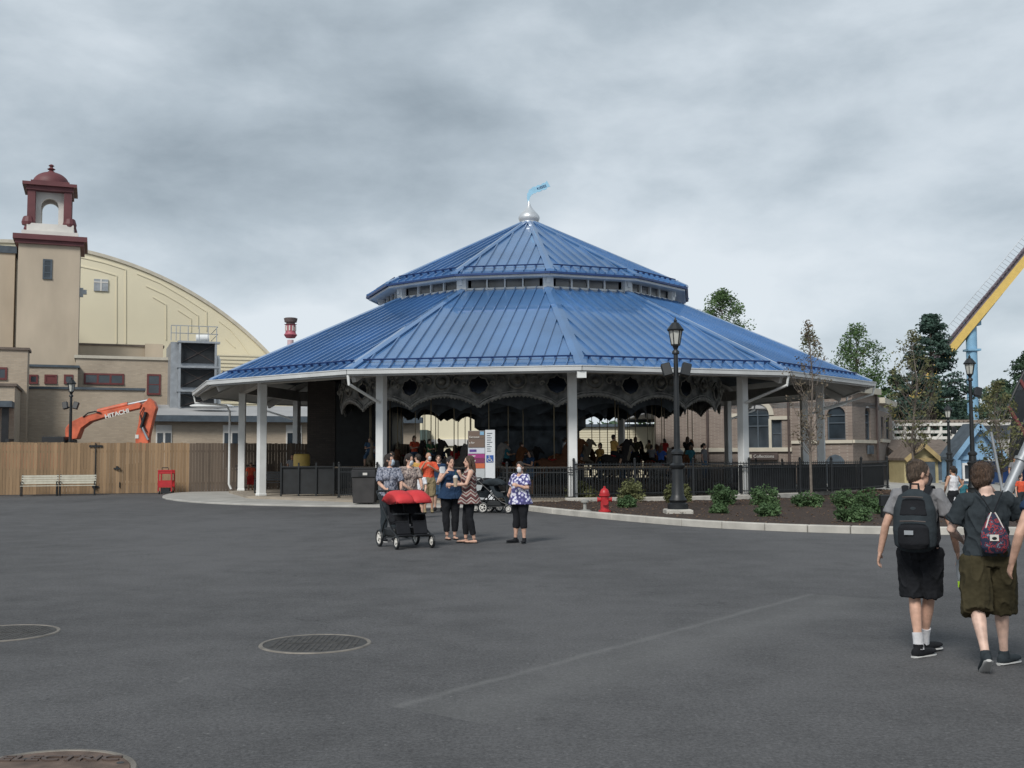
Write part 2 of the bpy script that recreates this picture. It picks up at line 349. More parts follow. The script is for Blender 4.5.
CL['whitefloral'] = pattern('violet_white_floral_fabric', 'floral', [(0,(.66,.66,.74)),(.35,(.60,.60,.72)),(.46,(.10,.09,.26)),(.62,(.05,.05,.14))], 15)
CL['chevron'] = pattern('zigzag_striped_fabric', 'chevron', [(0,(.10,.03,.03)),(.3,(.34,.30,.27)),(.5,(.16,.06,.055)),(.72,(.42,.37,.34)),(.86,(.06,.03,.03))], 6.5)
CL['plaid'] = pattern('red_navy_print_fabric', 'blotch', [(0,(.015,.022,.05)),(.50,(.30,.03,.035)),(.55,(.015,.025,.055)),(.62,(.18,.20,.25))], 26)
# ================================================================== people
NJ = dict(hipL=(-.09,0,.90), hipR=(.09,0,.90), kneeL=(-.10,.01,.49), kneeR=(.10,.01,.49), ankL=(-.10,-.01,.085), ankR=(.10,-.01,.085),
          pel=(0,0,.94), waist=(0,.005,1.08), chest=(0,0,1.27), neck=(0,-.012,1.44), head=(0,.012,1.575),
          shL=(-.175,-.005,1.375), shR=(.175,-.005,1.375), elL=(-.235,-.02,1.11), elR=(.235,-.02,1.11), wrL=(-.255,.05,.87), wrR=(.255,.05,.87))
def lerp(a, b, t): return a+(b-a)*t
def person(label, loc, rz, h=1.7, skin='fair', hair='dark', style='short', top='navy', sleeve=.55, bottom='black', leg=1.0, shoes='black', sole=False,
           mask=None, J=None, fat=1., fem=0., headturn=0, headtilt=0, group=None, vox=.010, toplen=.0, flare=0., neckline=0, footdir=(0,0), lift=(0,0), socks=None, bare=False, seated=False, fingers=True, name='person', loose=1.0, hairbig=1., legflare=0., hemz=None, dress=False):
    t = thing(name, label, 'person', loc, rz, group); k = h/1.7
    j = {a: Vector(b) for a, b in NJ.items()}
    for a, b in (J or {}).items(): j[a] = Vector(b)
    sk = SK[skin]
    def bl(mb, name, m, par=t, vx=None, sm=4, smooth=True):
        mb.xf(Matrix.Scale(k, 4)); return mb.build(name, m, par, smooth=smooth, voxel=vx or 0, sm=sm)
    f = fat; up_ = (j['neck']-j['chest']).normalized()
    # ---- body
    b = MB()
    hipw = .150*f*(1+.06*fem); sw = .172*(1-.07*fem)
    pel, wa, ch, ne, hd = j['pel'], j['waist'], j['chest'], j['neck'], j['head']
    crotch = pel-(wa-pel).normalized()*.10 if not seated else pel-Vector((0,0,.10))
    shmid = (j['shL']+j['shR'])/2; side = (j['shR']-j['shL']).normalized(); sidep = (j['hipR']-j['hipL']).normalized()
    b.tube([crotch, pel, wa, ch, shmid+up_*.01, ne-up_*.0], [(.10*f,.08*f), (hipw*.98,.105*f), (.128*f*(1-.06*fem),.092*f), (.150*f**.6,.108*f**.7), (sw*.80,.085), (.062,.060)], 16, side=side)
    hs = side
    b.tube([ne-up_*.06, ne+up_*.03, hd-Vector((0,0,.055))], [.062,.055,.052], 12)
    if fem: 
        fwd0 = Vector((0,0,1)).cross(side)*-1; fwd0 = Vector((-side.y, side.x, 0))
        for sg in (-1, 1): b.ell(ch+side*sg*.07+fwd0*.085*f+Vector((0,0,-.02)), (.065,.055,.065))
    HM = (Matrix.Rotation(headturn, 3, 'Z') @ Matrix.Rotation(headtilt, 3, 'X'))
    def H(x, y, z): return hd + HM @ Vector((x, y, z))
    b.ell(H(0,-.008,.022), (.072,.092,.098), HM, 18, 12); b.ell(H(0,.022,-.045), (.052,.062,.062), HM, 14, 10)
    b.tube([H(0,.082,.022), H(0,.104,-.018), H(0,.09,-.03)], [.008,.014,.010], 8)          # nose
    b.ell(H(0,.062,-.062), (.028,.022,.014), HM); b.ell(H(0,.072,-.094), (.02,.014,.014), HM) # lips, chin
    for sg in (-1, 1): b.ell(H(sg*.074,-.004,-.004), (.011,.020,.032), HM, 10, 8)
    armr = [.050*f**.5,.043*f**.5,.036*f**.4,.037*f**.4,.024]
    for s_, sg in (('L',-1),('R',1)):
        sh, el, wr = j['sh'+s_], j['el'+s_], j['wr'+s_]
        b.tube([shmid+(sh-shmid)*.45, sh, lerp(sh,el,.4), el, lerp(el,wr,.3), wr], [.055,.055*f**.4]+armr[1:3]+[.036*f**.4,.024], 12)
        d = (wr-el).normalized(); inn = (Vector((-sg,0,0))-d*d.dot(Vector((-sg,0,0)))).normalized() if abs(d.x) < .9 else Vector((0,0,-1))
        fr = d.cross(inn)*sg*-1                                             # direction of the thumb side
        if fr.y < 0 and abs(fr.y) > .2: fr = -fr
        pm = wr+d*.055
        b.tube([wr-d*.01, wr+d*.03, wr+d*.075, wr+d*.09], [(.024,.019),(.036,.016),(.040,.014),(.036,.011)], 10, side=fr)
        if fingers:
            for q, (o_, ln) in enumerate(((.030,.068),(.010,.078),(-.011,.072),(-.030,.055))):
                p0 = wr+d*.075+fr*o_; p1 = p0+(d+inn*.25+fr*o_*2).normalized()*ln*.42; p2 = p1+(d+inn*.8).normalized()*ln*.33; p3 = p2+(d+inn*1.4).normalized()*ln*.25
                b.tube([p0,p1,p2,p3], [.0095,.009,.0085,.0065], 8)
            p0 = wr+d*.025+fr*.022; p1 = p0+(d*.7+fr*.8+inn*.4).normalized()*.035; p2 = p1+(d+fr*.35+inn*.5).normalized()*.028; b.tube([wr+d*.015,p0,p1,p2], [.013,.013,.0115,.008], 8)
        hp, kn, an = j['hip'+s_], j['knee'+s_], j['ank'+s_]
        b.tube([hp+Vector((0,0,.04)), hp, lerp(hp,kn,.35), lerp(hp,kn,.8), kn, lerp(kn,an,.28), lerp(kn,an,.7), an], [.078*f,.085*f,.076*f,.058*f**.6,.053*f**.5,.056*f**.6,.038*f**.4,.033], 12)
        fd = footdir[0 if sg < 0 else 1]; lf = lift[0 if sg < 0 else 1]
        fv = Vector((math.sin(fd), math.cos(fd)*math.cos(lf), -math.sin(lf))); fs_ = Vector((math.cos(fd), -math.sin(fd), 0))
        fu = fs_.cross(fv).normalized(); bt = an-fu*.052
        b.tube([bt-fv*.055, bt-fv*.02, bt+fv*.07, bt+fv*.15, bt+fv*.185], [(.026,.026),(.032,.034),(.037,.026),(.038,.017),(.025,.012)], 10, side=fs_)
        if not bare:
            m_ = MB(); bt2 = an-fu*.045
            m_.tube([bt2-fv*.075, bt2-fv*.05, bt2+fv*.01, bt2+fv*.08, bt2+fv*.16, bt2+fv*.205], [(.022,.03),(.037,.044),(.042,.046),(.045,.034),(.046,.026),(.028,.018)], 14, side=fs_)
            m_.tube([an+fu*.03-fv*.005, an-fu*.03], [.043,.046], 12)
            so_ = bl(m_, 'shoe', CL[shoes] if shoes in CL else shoes, vx=max(vox*.8,.006))
            q = MB(); b2 = an-fu*.080
            q.tube([b2-fv*.08, b2-fv*.06, b2+fv*.02, b2+fv*.09, b2+fv*.17, b2+fv*.212], [(.020,.011),(.038,.013),(.038,.012),(.046,.012),(.044,.013),(.022,.011)], 14, side=fs_)
            q.xf(Matrix.Scale(k, 4)); q.build('sole', M['shoe_sole'] if sole else M['black'], so_, smooth=True)
        else:
            m_ = MB(); b2 = an-fu*.078
            m_.tube([b2-fv*.07, b2+fv*.02, b2+fv*.13, b2+fv*.2], [(.03,.008),(.038,.008),(.044,.008),(.026,.008)], 12, side=fs_)
            m_.tube([b2+fv*.10+fs_*.045, b2+fv*.11+fu*.045, b2+fv*.10-fs_*.045], [.008]*3, 6)
            bl(m_, 'sandal', CL['black'])
        if socks:
            m_ = MB(); m_.tube([lerp(an,kn,.30), lerp(an,kn,.12), an-Vector((0,0,.02))], [.046,.043,.046], 12); bl(m_, 'sock', CL[socks])
    bl(b, 'body', sk, vx=vox, sm=3)
    # ---- face
    e_ = MB()
    for sg in (-1, 1): e_.ell(H(sg*.030,.0775,.014), (.012,.009,.007), HM, 8, 6)
    bl(e_, 'eyes', M['eye'])
    if mask:
        m_ = MB()
        m_.tube([H(0,.055,.018), H(0,.082,.0), H(0,.092,-.03), H(0,.080,-.08), H(0,.045,-.105)], [(.022,.008),(.038,.020),(.046,.024),(.042,.022),(.024,.014)], 14, side=HM @ Vector((1,0,0)))
        m_.tube([H(-.05,.065,-.02), H(-.078,.01,.0)], .005, 6); m_.tube([H(.05,.065,-.02), H(.078,.01,.0)], .005, 6)
        bl(m_, 'mask', M['mask_'+mask], vx=max(vox*.6,.005))
    else:
        m_ = MB(); m_.ell(H(0,.083,-.058), (.022,.006,.006), HM, 10, 6); bl(m_, 'lips', M['lips'])
    # ---- hair
    if style:
        m_ = MB(); hb = hairbig
        m_.ell(H(0,-.022,.035), (.085*hb,.098*hb,.098*hb), HM, 20, 14)
        m_.ell(H(0,-.045,-.005), (.078*hb,.068*hb,.085*hb), HM, 16, 12)
        if style == 'long':
            m_.tube([H(0,-.04,.03), H(0,-.075,-.07), H(0,-.09,-.18)+Vector((0,0,0)), H(0,-.085,-.30), H(0,-.075,-.38)], [(.08,.07),(.092,.055),(.098,.048),(.085,.040),(.05,.02)], 14, side=HM @ Vector((1,0,0)))
            for sg in (-1, 1): m_.tube([H(sg*.062,.012,.06), H(sg*.085,.0,-.03), H(sg*.085,.005,-.14)], [.03,.028,.018], 8)
        if style == 'bob':
            m_.tube([H(0,-.03,.03), H(0,-.045,-.06), H(0,-.04,-.12)], [(.088,.075),(.092,.066),(.075,.05)], 14, side=HM @ Vector((1,0,0)))
        if style == 'bun': m_.ell(H(0,-.10,.085), (.042,.042,.042), HM)
        if style == 'pony': m_.tube([H(0,-.09,.05), H(0,-.14,.03), H(0,-.145,-.06), H(0,-.12,-.16)], [.03,.035,.03,.012], 10)
        for v_i, v in enumerate(m_.v):
            q = Vector(v); m_.v[v_i] = tuple(q+noise.noise_vector(q*28)*.009)
        ho = bl(m_, 'hair', HR[hair], vx=max(vox*.8,.006), sm=1)
        if vox <= .008:                                      # loose strands over the scalp
            st_ = MB(); rs_ = random.Random(int(loc[0]*100)); top_ = H(0,-.01,.10)*k
            for v in rs_.sample(list(ho.data.vertices), min(2600, len(ho.data.vertices))):
                nn = v.normal; dn = (v.co-top_*1.0); dn = dn-nn*dn.dot(nn); dn = dn.normalized() if dn.length > 1e-4 else Vector((0,0,-1))
                dn = (dn*.8+Vector((0,0,-.6))+Vector((rs_.gauss(0,.35), rs_.gauss(0,.35), rs_.gauss(0,.2)))); dn = (dn-nn*dn.dot(nn)*.7+nn*rs_.uniform(.05,.30)).normalized(); ln = rs_.uniform(.018,.040); sd_ = nn.cross(dn).normalized()*rs_.uniform(.0012,.0026)
                a_ = v.co-nn*.002; b_ = a_+dn*ln*.5+nn*.002; c_ = a_+dn*ln; st_.add([a_-sd_, a_+sd_, b_+sd_*.8, b_-sd_*.8, c_], [(0,1,2,3),(3,2,4)])
            ms = st_.mesh('strands'); ms.materials.append(HR[hair]); bm_ = bmesh.new(); bm_.from_mesh(ho.data); bm_.from_mesh(ms); bm_.to_mesh(ho.data); bm_.free(); bpy.data.meshes.remove(ms)
    # ---- top
    if top:
        L = loose; m_ = MB()
        hem = lerp(pel, crotch, .15+toplen) if not dress else lerp(j['hipL'], j['kneeL'], dress)*.5+lerp(j['hipR'], j['kneeR'], dress)*.5
        m_.tube([hem, lerp(hem,pel,.5), pel+(wa-pel)*.2, wa, ch, shmid+up_*.012, lerp(shmid, ne, .62)+up_*(.010-neckline)],
                [((.168+flare)*f*L,(.128+flare)*f*L), ((.165+flare*.7)*f*L,(.125+flare*.7)*f*L), (.162*f*L,(.122)*f*L), (.142*f*L,.112*f*L), (.165*f**.6*L,.127*f**.7), (sw*.90,.098), (.078+neckline*1.2,.072)], 22, side=side)
        if fem:
            for sg in (-1, 1): m_.ell(ch+side*sg*.068+fwd0*.088*f+Vector((0,0,-.02)), (.074,.064,.074))
        for s_ in 'LR':
            sh, el, wr = j['sh'+s_], j['el'+s_], j['wr'+s_]
            if sleeve > 0:
                en = lerp(sh, el, min(sleeve,1)); pts = [shmid+(sh-shmid)*.35, sh, lerp(sh,en,.5), en]; rr = [.070,.068*f**.4,.064*L*f**.4,.064*L*f**.4]
                if sleeve > 1: pts.append(lerp(el, wr, sleeve-1)); rr[-1] = .05; rr.append(.042)
                m_.tube(pts, rr, 14)
            else: m_.tube([shmid+(sh-shmid)*.3, lerp(shmid,sh,.85)], [.066,.058], 12)
        if vox <= .009 or True:
            for v_i, v in enumerate(m_.v):
                q = Vector(v); m_.v[v_i] = tuple(q+noise.noise_vector(q*9)*.010+noise.noise_vector(q*21)*.004)
        so2 = bl(m_, 'dress' if dress else 'shirt', CL[top], vx=vox, sm=3); folds(so2.data, .014 if vox < .009 else .010)
    # ---- legs
    if bottom:
        m_ = MB(); tight = leg > .6 and not legflare
        e1 = .012 if tight else .026
        m_.tube([crotch-Vector((0,0,0.0)), pel, lerp(pel,wa,.55)], [(.115*f+e1,.095*f+e1),(hipw+e1,.107*f+e1),(.140*f+e1*.6,.098*f+e1*.6)], 20, side=sidep)
        for s_ in 'LR':
            hp, kn, an = j['hip'+s_], j['knee'+s_], j['ank'+s_]; pts = [hp+Vector((0,0,.03)), hp, lerp(hp,kn,.35)]; rr = [.085*f+e1*.6,.088*f+e1,.079*f+e1+legflare*.3]
            tot = leg*2
            if tot <= 1.0: pts += [lerp(hp,kn,tot)]; rr += [.070*f**.7+e1+legflare]
            else:
                pts += [lerp(hp,kn,.8), kn]; rr += [.060*f**.6+e1+legflare, .056*f**.5+e1+legflare]
                q = tot-1
                if q > .3: pts += [lerp(kn,an,.28)]; rr += [.058*f**.6+e1+legflare]
                pts += [lerp(kn,an,min(q,.97))]; rr += [(.042 if q > .6 else .054)*f**.4+e1+legflare]
            m_.tube(pts, rr, 14)
        if not tight:
            for v_i, v in enumerate(m_.v):
                q = Vector(v); m_.v[v_i] = tuple(q+noise.noise_vector(q*8)*.012)
        so2 = bl(m_, 'shorts' if leg < .62 else 'trousers', CL[bottom], vx=vox, sm=3); folds(so2.data, .014 if not tight else .005)
    return t
# ================================================================== ground
def asphalt():
    m = bpy.data.materials.new('asphalt'); m.use_nodes = True
    n, l = m.node_tree.nodes, m.node_tree.links; b = n['Principled BSDF']; b.inputs['Roughness'].default_value = .82; b.inputs['Specular IOR Level'].default_value = .35
    tc = n.new('ShaderNodeTexCoord'); O = tc.outputs['Object']
    def N(scale, det, st=(1,1,1), rough=.55):
        mp = n.new('ShaderNodeMapping'); mp.inputs['Scale'].default_value = st; l.new(O, mp.inputs[0])
        t = n.new('ShaderNodeTexNoise'); t.inputs['Scale'].default_value = scale; t.inputs['Detail'].default_value = det; t.inputs['Roughness'].default_value = rough
        l.new(mp.outputs[0], t.inputs['Vector']); return t.outputs['Fac']
    def m_(op, a, b_=None, c=None):
        q = n.new('ShaderNodeMath'); q.operation = op
        for i, v in enumerate((a, b_, c)):
            if v is None: continue
            if isinstance(v, (int, float)): q.inputs[i].default_value = v
            else: l.new(v, q.inputs[i])
        return q.outputs[0]
    big, mid, fine, grit = N(.22,5,(1,.6,1)), N(1.6,6), N(13,6,(1,1,1),.7), N(60,4,(1,1,1),.75)
    v = m_('ADD', m_('MULTIPLY', big, .36), m_('ADD', m_('MULTIPLY', mid, .22), m_('ADD', m_('MULTIPLY', fine, .25), m_('MULTIPLY', grit, .28))))
    r = n.new('ShaderNodeValToRGB'); l.new(v, r.inputs[0]); e = r.color_ramp.elements
    e[0].position = .40; e[0].color = (.038,.0378,.039,1); e[1].position = .60; e[1].color = (.100,.099,.101,1)
    # paving joint between two pours: pale line with scuffed band
    A, B = G(425,699), G(812,594); d = (B-A); d.z = 0; d.normalize(); nn = Vector((-d.y, d.x, 0))
    sp = n.new('ShaderNodeSeparateXYZ'); l.new(O, sp.inputs[0])
    dist = m_('ADD', m_('MULTIPLY', sp.outputs[0], nn.x), m_('MULTIPLY_ADD', sp.outputs[1], nn.y, -(A.x*nn.x+A.y*nn.y)))
    along = m_('ADD', m_('MULTIPLY', sp.outputs[0], d.x), m_('MULTIPLY_ADD', sp.outputs[1], d.y, -(A.x*d.x+A.y*d.y)))
    wob = m_('MULTIPLY_ADD', N(2.2,4), .12, -.06)
    da = m_('ABSOLUTE', m_('ADD', dist, wob))
    line = m_('SUBTRACT', 1., m_('MINIMUM', m_('DIVIDE', da, .07), 1.))
    LL = (B-A).length
    inside = m_('MULTIPLY', m_('GREATER_THAN', along, -.3), m_('LESS_THAN', along, LL))
    line = m_('MULTIPLY', m_('MULTIPLY', line, inside), m_('MULTIPLY', N(3,4), .6))
    band = m_('MULTIPLY', m_('SUBTRACT', 1., m_('MINIMUM', m_('DIVIDE', m_('ABSOLUTE', m_('ADD', dist, .45)), .7), 1.)), m_('MULTIPLY', inside, .22))
    # scattered pale scuffs
    sc = m_('MULTIPLY', m_('GREATER_THAN', N(1.7,5,(1,.6,1)), .72), .25)
    spk = m_('MULTIPLY', m_('GREATER_THAN', N(19,2), .715), .45)
    tot = m_('MINIMUM', m_('ADD', m_('ADD', line, band), m_('ADD', sc, spk)), 1.)
    gr = n.new('ShaderNodeMapRange'); gr.inputs[1].default_value = .36; gr.inputs[2].default_value = .64; gr.inputs[3].default_value = .62; gr.inputs[4].default_value = 1.38; l.new(N(38,5,(1,1,1),.8), gr.inputs[0])
    mg = n.new('ShaderNodeMix'); mg.data_type = 'RGBA'; mg.blend_type = 'MULTIPLY'; mg.inputs[0].default_value = 1; l.new(r.outputs[0], mg.inputs[6]); l.new(gr.outputs[0], mg.inputs[7])
    mx = n.new('ShaderNodeMix'); mx.data_type = 'RGBA'; l.new(tot, mx.inputs[0]); l.new(mg.outputs[2], mx.inputs[6]); mx.inputs[7].default_value = (.20,.20,.195,1)
    vo = n.new('ShaderNodeTexVoronoi'); vo.feature = 'DISTANCE_TO_EDGE'; vo.inputs['Scale'].default_value = .33
    ad_ = n.new('ShaderNodeMix'); ad_.data_type = 'VECTOR'; ad_.inputs[0].default_value = .12; nv_ = n.new('ShaderNodeTexNoise'); nv_.inputs['Scale'].default_value = 1.3; nv_.inputs['Detail'].default_value = 6; l.new(O, nv_.inputs['Vector'])
    l.new(O, ad_.inputs[4]); vm = n.new('ShaderNodeVectorMath'); vm.operation = 'SCALE'; vm.inputs[3].default_value = 14; l.new(nv_.outputs['Color'], vm.inputs[0]); l.new(vm.outputs[0], ad_.inputs[5]); l.new(ad_.outputs[1], vo.inputs['Vector'])
    crk = m_('MAXIMUM', m_('MULTIPLY', m_('LESS_THAN', vo.outputs['Distance'], .0022), m_('MULTIPLY', m_('GREATER_THAN', N(.35,2), .55), .55)), m_('MULTIPLY', m_('MULTIPLY', m_('MAXIMUM', m_('SUBTRACT', N(1.1,7,(1,1,1),.65), .60), 0.), 5.), .5))
    mx2 = n.new('ShaderNodeMix'); mx2.data_type = 'RGBA'; l.new(crk, mx2.inputs[0]); l.new(mx.outputs[2], mx2.inputs[6]); mx2.inputs[7].default_value = (.02,.02,.02,1)
    l.new(mx2.outputs[2], b.inputs['Base Color'])
    bp = n.new('ShaderNodeBump'); bp.inputs['Strength'].default_value = .5; bp.inputs['Distance'].default_value = .01; l.new(grit, bp.inputs['Height']); l.new(bp.outputs[0], b.inputs['Normal'])
    return m
g = MB(); g.quad((-900,-60,0),(900,-60,0),(900,1500,0),(-900,1500,0)); tag(g.build('ground', asphalt()), kind='structure')
# pavilion frame of reference
CX, CY, TH = .838, 50.436, .094
def pc(r, i, z=0.): a = TH+i*math.pi/6; return Vector((CX+r*math.sin(a), CY-r*math.cos(a), z))
def pa(r, a, z=0.): return Vector((CX+r*math.sin(a), CY-r*math.cos(a), z))
SL = .15
# concrete pad round the pavilion, flush apron to the left, raised plinth to the right
ap = MB(); pts = []
for k in range(61):
    a = R(-175)+R(350)*k/60; pts.append(pa(16.3 if a < -.75 else lerp(16.3, 14.9, min(1,(a+.75)/.7)), a))
pts = [p for p in pts]
ap.prism([(p.x, p.y) for p in pts], (0,0,.10), (0,0,-.04), (1,0,0), (0,1,0))
tag(ap.build('pavement', M['conc2'], bevel=.02), kind='structure')
fl = MB(); fl.prism([tuple(pc(13.75, i)[:2]) for i in range(12)], (0,0,SL-.02), (0,0,.02), (1,0,0), (0,1,0))
tag(fl.build('floor', mat('sealed_concrete', (.30,.26,.21), .75, var=.12, scale=1)), kind='structure')
# kerb and mulch bed
KP = [(-.2,35.3),(.55,33.4),(1.25,31.6),(2.35,29.3),(3.4,27.3),(4.5,25.6),(5.7,24.4),(6.9,23.6),(8.2,23.1),(10.5,22.8),(13,22.8),(17,23.2)]
def smooth_poly(p, n=6):
    out = []
    for i in range(len(p)-1):
        p0, p1, p2, p3 = [Vector(p[max(0,min(len(p)-1,q))]) for q in (i-1,i,i+1,i+2)]
        for k in range(n):
            t = k/n; out.append(.5*((2*p1)+(p2-p0)*t+(2*p0-5*p1+4*p2-p3)*t*t+(3*p1-p0-3*p2+p3)*t**3))
    return out+[Vector(p[-1])]
KC = smooth_poly(KP)
kb = MB()
def ribbon(mb, c, w, z0, z1, seg=None):
    L, Rr = [], []
    for i, p in enumerate(c):
        t = (c[min(i+1,len(c)-1)]-c[max(i-1,0)]).normalized(); nn = Vector((-t.y, t.x))
        L.append(p+nn*w/2); Rr.append(p-nn*w/2)
    n_ = len(c); vs = []
    for a, b in zip(L, Rr): vs += [(a.x,a.y,z0),(b.x,b.y,z0),(b.x,b.y,z1),(a.x,a.y,z1)]
    fs = []
    for i in range(n_-1):
        o = i*4
        for q in range(4): fs.append((o+q, o+(q+1)%4, o+4+(q+1)%4, o+4+q))
    fs += [(0,1,2,3), ((n_-1)*4+3,(n_-1)*4+2,(n_-1)*4+1,(n_-1)*4)]
    mb.add(vs, fs)
for i in range(0, len(KC)-1, 4):                       # cast in lengths with a joint between
    c = KC[i:min(i+5, len(KC))]
    if len(c) < 2: continue
    c = list(c); d = (c[-1]-c[-2]).normalized(); c[-1] = c[-1]-d*.012
    ribbon(kb, c, .2, -.05, .16)
tag(kb.build('kerb', M['conc'], bevel=.02), kind='structure')
bed = MB(); far = [pa(13.9, a) for a in [R(12+6*k) for k in range(17)]]
outer = [Vector((p.x, p.y, 0)) for p in KC]+[Vector((15.5,27,0)), Vector((14.0,31.5,0)), Vector((15.5,38,0)), Vector((16.6,44,0))]
NB = 40
def samp(pl, t):
    Ls = [0]
    for a, b in zip(pl, pl[1:]): Ls.append(Ls[-1]+(b-a).length)
    d = t*Ls[-1]
    for i in range(len(pl)-1):
        if d <= Ls[i+1] or i == len(pl)-2: return pl[i].lerp(pl[i+1], (d-Ls[i])/max(1e-6, Ls[i+1]-Ls[i]))
vs = []
NR = 14
for i in range(NB*3+1):
    t = i/(NB*3); a, b = samp(outer, t), samp(far, t)
    for q in range(NR+1):
        u = q/NR; p = a.lerp(b, u); z = .10+.07*math.sin(u*math.pi)+.05*noise.noise(Vector((p.x*1.7, p.y*1.7, 0)))+.03*noise.noise(Vector((p.x*7, p.y*7, 3)))
        vs.append((p.x, p.y, z))
fs = [(i*(NR+1)+q, (i+1)*(NR+1)+q, (i+1)*(NR+1)+q+1, i*(NR+1)+q+1) for i in range(NB*3) for q in range(NR)]
bed.add(vs, fs); tag(bed.build('mulch_bed', M['mulch'], smooth=True, fix=False), kind='structure')
# loose bark chips
ch = MB()
for _ in range(2600):
    t, u = rnd.random(), rnd.random()**1.3; a, b = samp(outer, t), samp(far, t); p = a.lerp(b, .02+u*.9)
    z = .135+.07*math.sin(u*math.pi); s_ = rnd.uniform(.02,.06)
    m3 = Euler((rnd.uniform(-.6,.6), rnd.uniform(-.6,.6), rnd.uniform(0,6))).to_matrix()
    ch.cbox((p.x,p.y,z), (s_, s_*.5, .012), m=m3)
tag(ch.build('bark_chips', mat('bark_chip', (.13,.085,.055), .95, var=.5, scale=3)), kind='stuff', label='loose bark chips lying over the dark mulch bed')
# plinth wall
pw = MB(); ww = []
for i, a in enumerate([R(4+6*k) for k in range(18)]):
    ww.append(Vector(pa(13.75+ (0 if a < R(62) else min(2.2,(a-R(62))*4)), a)[:2]))
ribbon(pw, ww, .32, .0, .26)
plw = tag(pw.build('retaining_wall', M['conc'], bevel=.02), 'low pale concrete retaining wall between the iron fence and the mulch bed', 'wall')
# plaza right of the pavilion (slightly raised)
pz = MB(); pz.prism([(9,40),(13.5,37.5),(17.5,39.5),(22,48),(26,58),(30,75),(8,75)], (0,0,.03), (0,0,.002), (1,0,0), (0,1,0))
tag(pz.build('plaza', M['conc2']), kind='structure')
k2 = MB(); ribbon(k2, smooth_poly([(13.0,38.2),(17.5,39.5),(24,41.5),(34,42.5)]), .25, 0, .15); tag(k2.build('far_kerb', M['conc']), kind='structure')
k3 = MB(); k3.prism([(17.5,39.8),(24,41.8),(34,42.8),(60,43),(60,70),(30,75),(26,58),(22,48)], (0,0,.12), (0,0,.003), (1,0,0), (0,1,0)); tag(k3.build('far_pavement', M['conc2']), kind='structure')
# ================================================================== pavilion
pav = thing('carousel_pavilion', 'large twelve sided open pavilion with two tier blue metal roof on white columns', 'pavilion', (CX,CY,0))
RL, ZL, RU, ZU, RW = 15.27, 4.63, 7.58, 9.085, 6.85
ZT = 8.52; RA = .42
ZA = P(530, 224.3, CY).z
def pl_z(r, r0, z0, r1, z1): return z0+(z1-z0)*(r0-r)/(r0-r1)
c15 = math.cos(math.pi/12); t15 = math.tan(math.pi/12)
def facet_roof(name, r0, z0, r1, z1, th, edge):
    """12 pans with standing seams; r = corner radius"""
    ps = MB()
    for i in range(12):
        A, B, C, D = pc(r0,i,z0), pc(r0,i+1,z0), pc(r1,i+1,z1), pc(r1,i,z1); dz = Vector((0,0,-th))
        ps.add([A,B,C,D,A+dz,B+dz,C+dz,D+dz], [(0,1,2,3),(7,6,5,4),(0,4,5,1),(2,6,7,3)])
        mid = TH+(i+.5)*math.pi/6; u = Vector((math.sin(mid), -math.cos(mid), 0)); tv = Vector((math.cos(mid), math.sin(mid), 0)); c0 = Vector((CX, CY, 0))
        a0, a1 = r0*c15, r1*c15; slope = (z1-z0)/(a0-a1); nrm = Vector((u.x*slope, u.y*slope, 1)).normalized()
        half = a0*t15; sp_ = .43; k = int(half/sp_)
        for q in range(-k, k+1):
            s_ = q*sp_+.02
            if abs(s_) > half-.12: continue
            ae = max(a1+.02, (abs(s_)+.14)/t15)
            if ae > a0-.2: continue
            p0 = c0+u*(a0+.02)+tv*s_+Vector((0,0,z0)); p1 = c0+u*ae+tv*s_+Vector((0,0,z0+(a0-ae)*slope))
            ps.bar(p0+nrm*.02, p1+nrm*.02, .034, .10, nrm)
    o = ps.build(name, M['blue'], pav, world=True)
    for i in range(12):                                    # hip caps
        A, B = pc(r0+.03,i,z0+.02), pc(r1,i,z1+.02); d = (B-A).normalized(); hc = MB()
        w0 = .20 if r0 > 10 else .17; a_ = TH+i*math.pi/6; tv = Vector((math.cos(a_), math.sin(a_), 0)); w1 = min(w0, r1*.26+.02)
        up3 = Vector((0,0,.075)); sd_ = Vector((0,0,.035))
        hc.add([A-tv*w0+sd_, A+up3, A+tv*w0+sd_, B-tv*w1+sd_, B+up3, B+tv*w1+sd_, A-tv*w0-sd_, A+tv*w0-sd_, B-tv*w1-sd_, B+tv*w1-sd_],
               [(0,1,4,3),(1,2,5,4),(6,0,3,8),(2,7,9,5),(0,6,7,2,1),(3,4,5,9,8)])
        hc.build('hip_cap', M['blue'], o, world=True)
    for i in range(12):                                    # snow guards
        mid = TH+(i+.5)*math.pi/6; u = Vector((math.sin(mid), -math.cos(mid), 0)); tv = Vector((math.cos(mid), math.sin(mid), 0)); c0 = Vector((CX, CY, 0))
        a0, a1 = r0*c15, r1*c15; slope = (z1-z0)/(a0-a1); ag = a0-edge; half = ag*t15-.18; z = z0+edge*slope
        sg = MB(); nrm = Vector((u.x*slope, u.y*slope, 1)).normalized(); C = c0+u*ag+Vector((0,0,z))
        sg.bar(C-tv*half+nrm*.125, C+tv*half+nrm*.125, .035, .045, nrm)
        k = int(half/.43)
        for q in range(-k, k+1): sg.cbox(C+tv*(q*.43+.02)+nrm*.085-u*.03, (.07,.09,.09), mid)
        sg.build('snow_guard', M['blue_dark'], o, world=True)
    return o
lr = facet_roof('lower_roof', RL, ZL, RW-.15, pl_z(RW-.15, RL, ZL, RW, ZT), .10, .55)
ur = facet_roof('upper_roof', RU, ZU, RA, ZA, .08, .45)
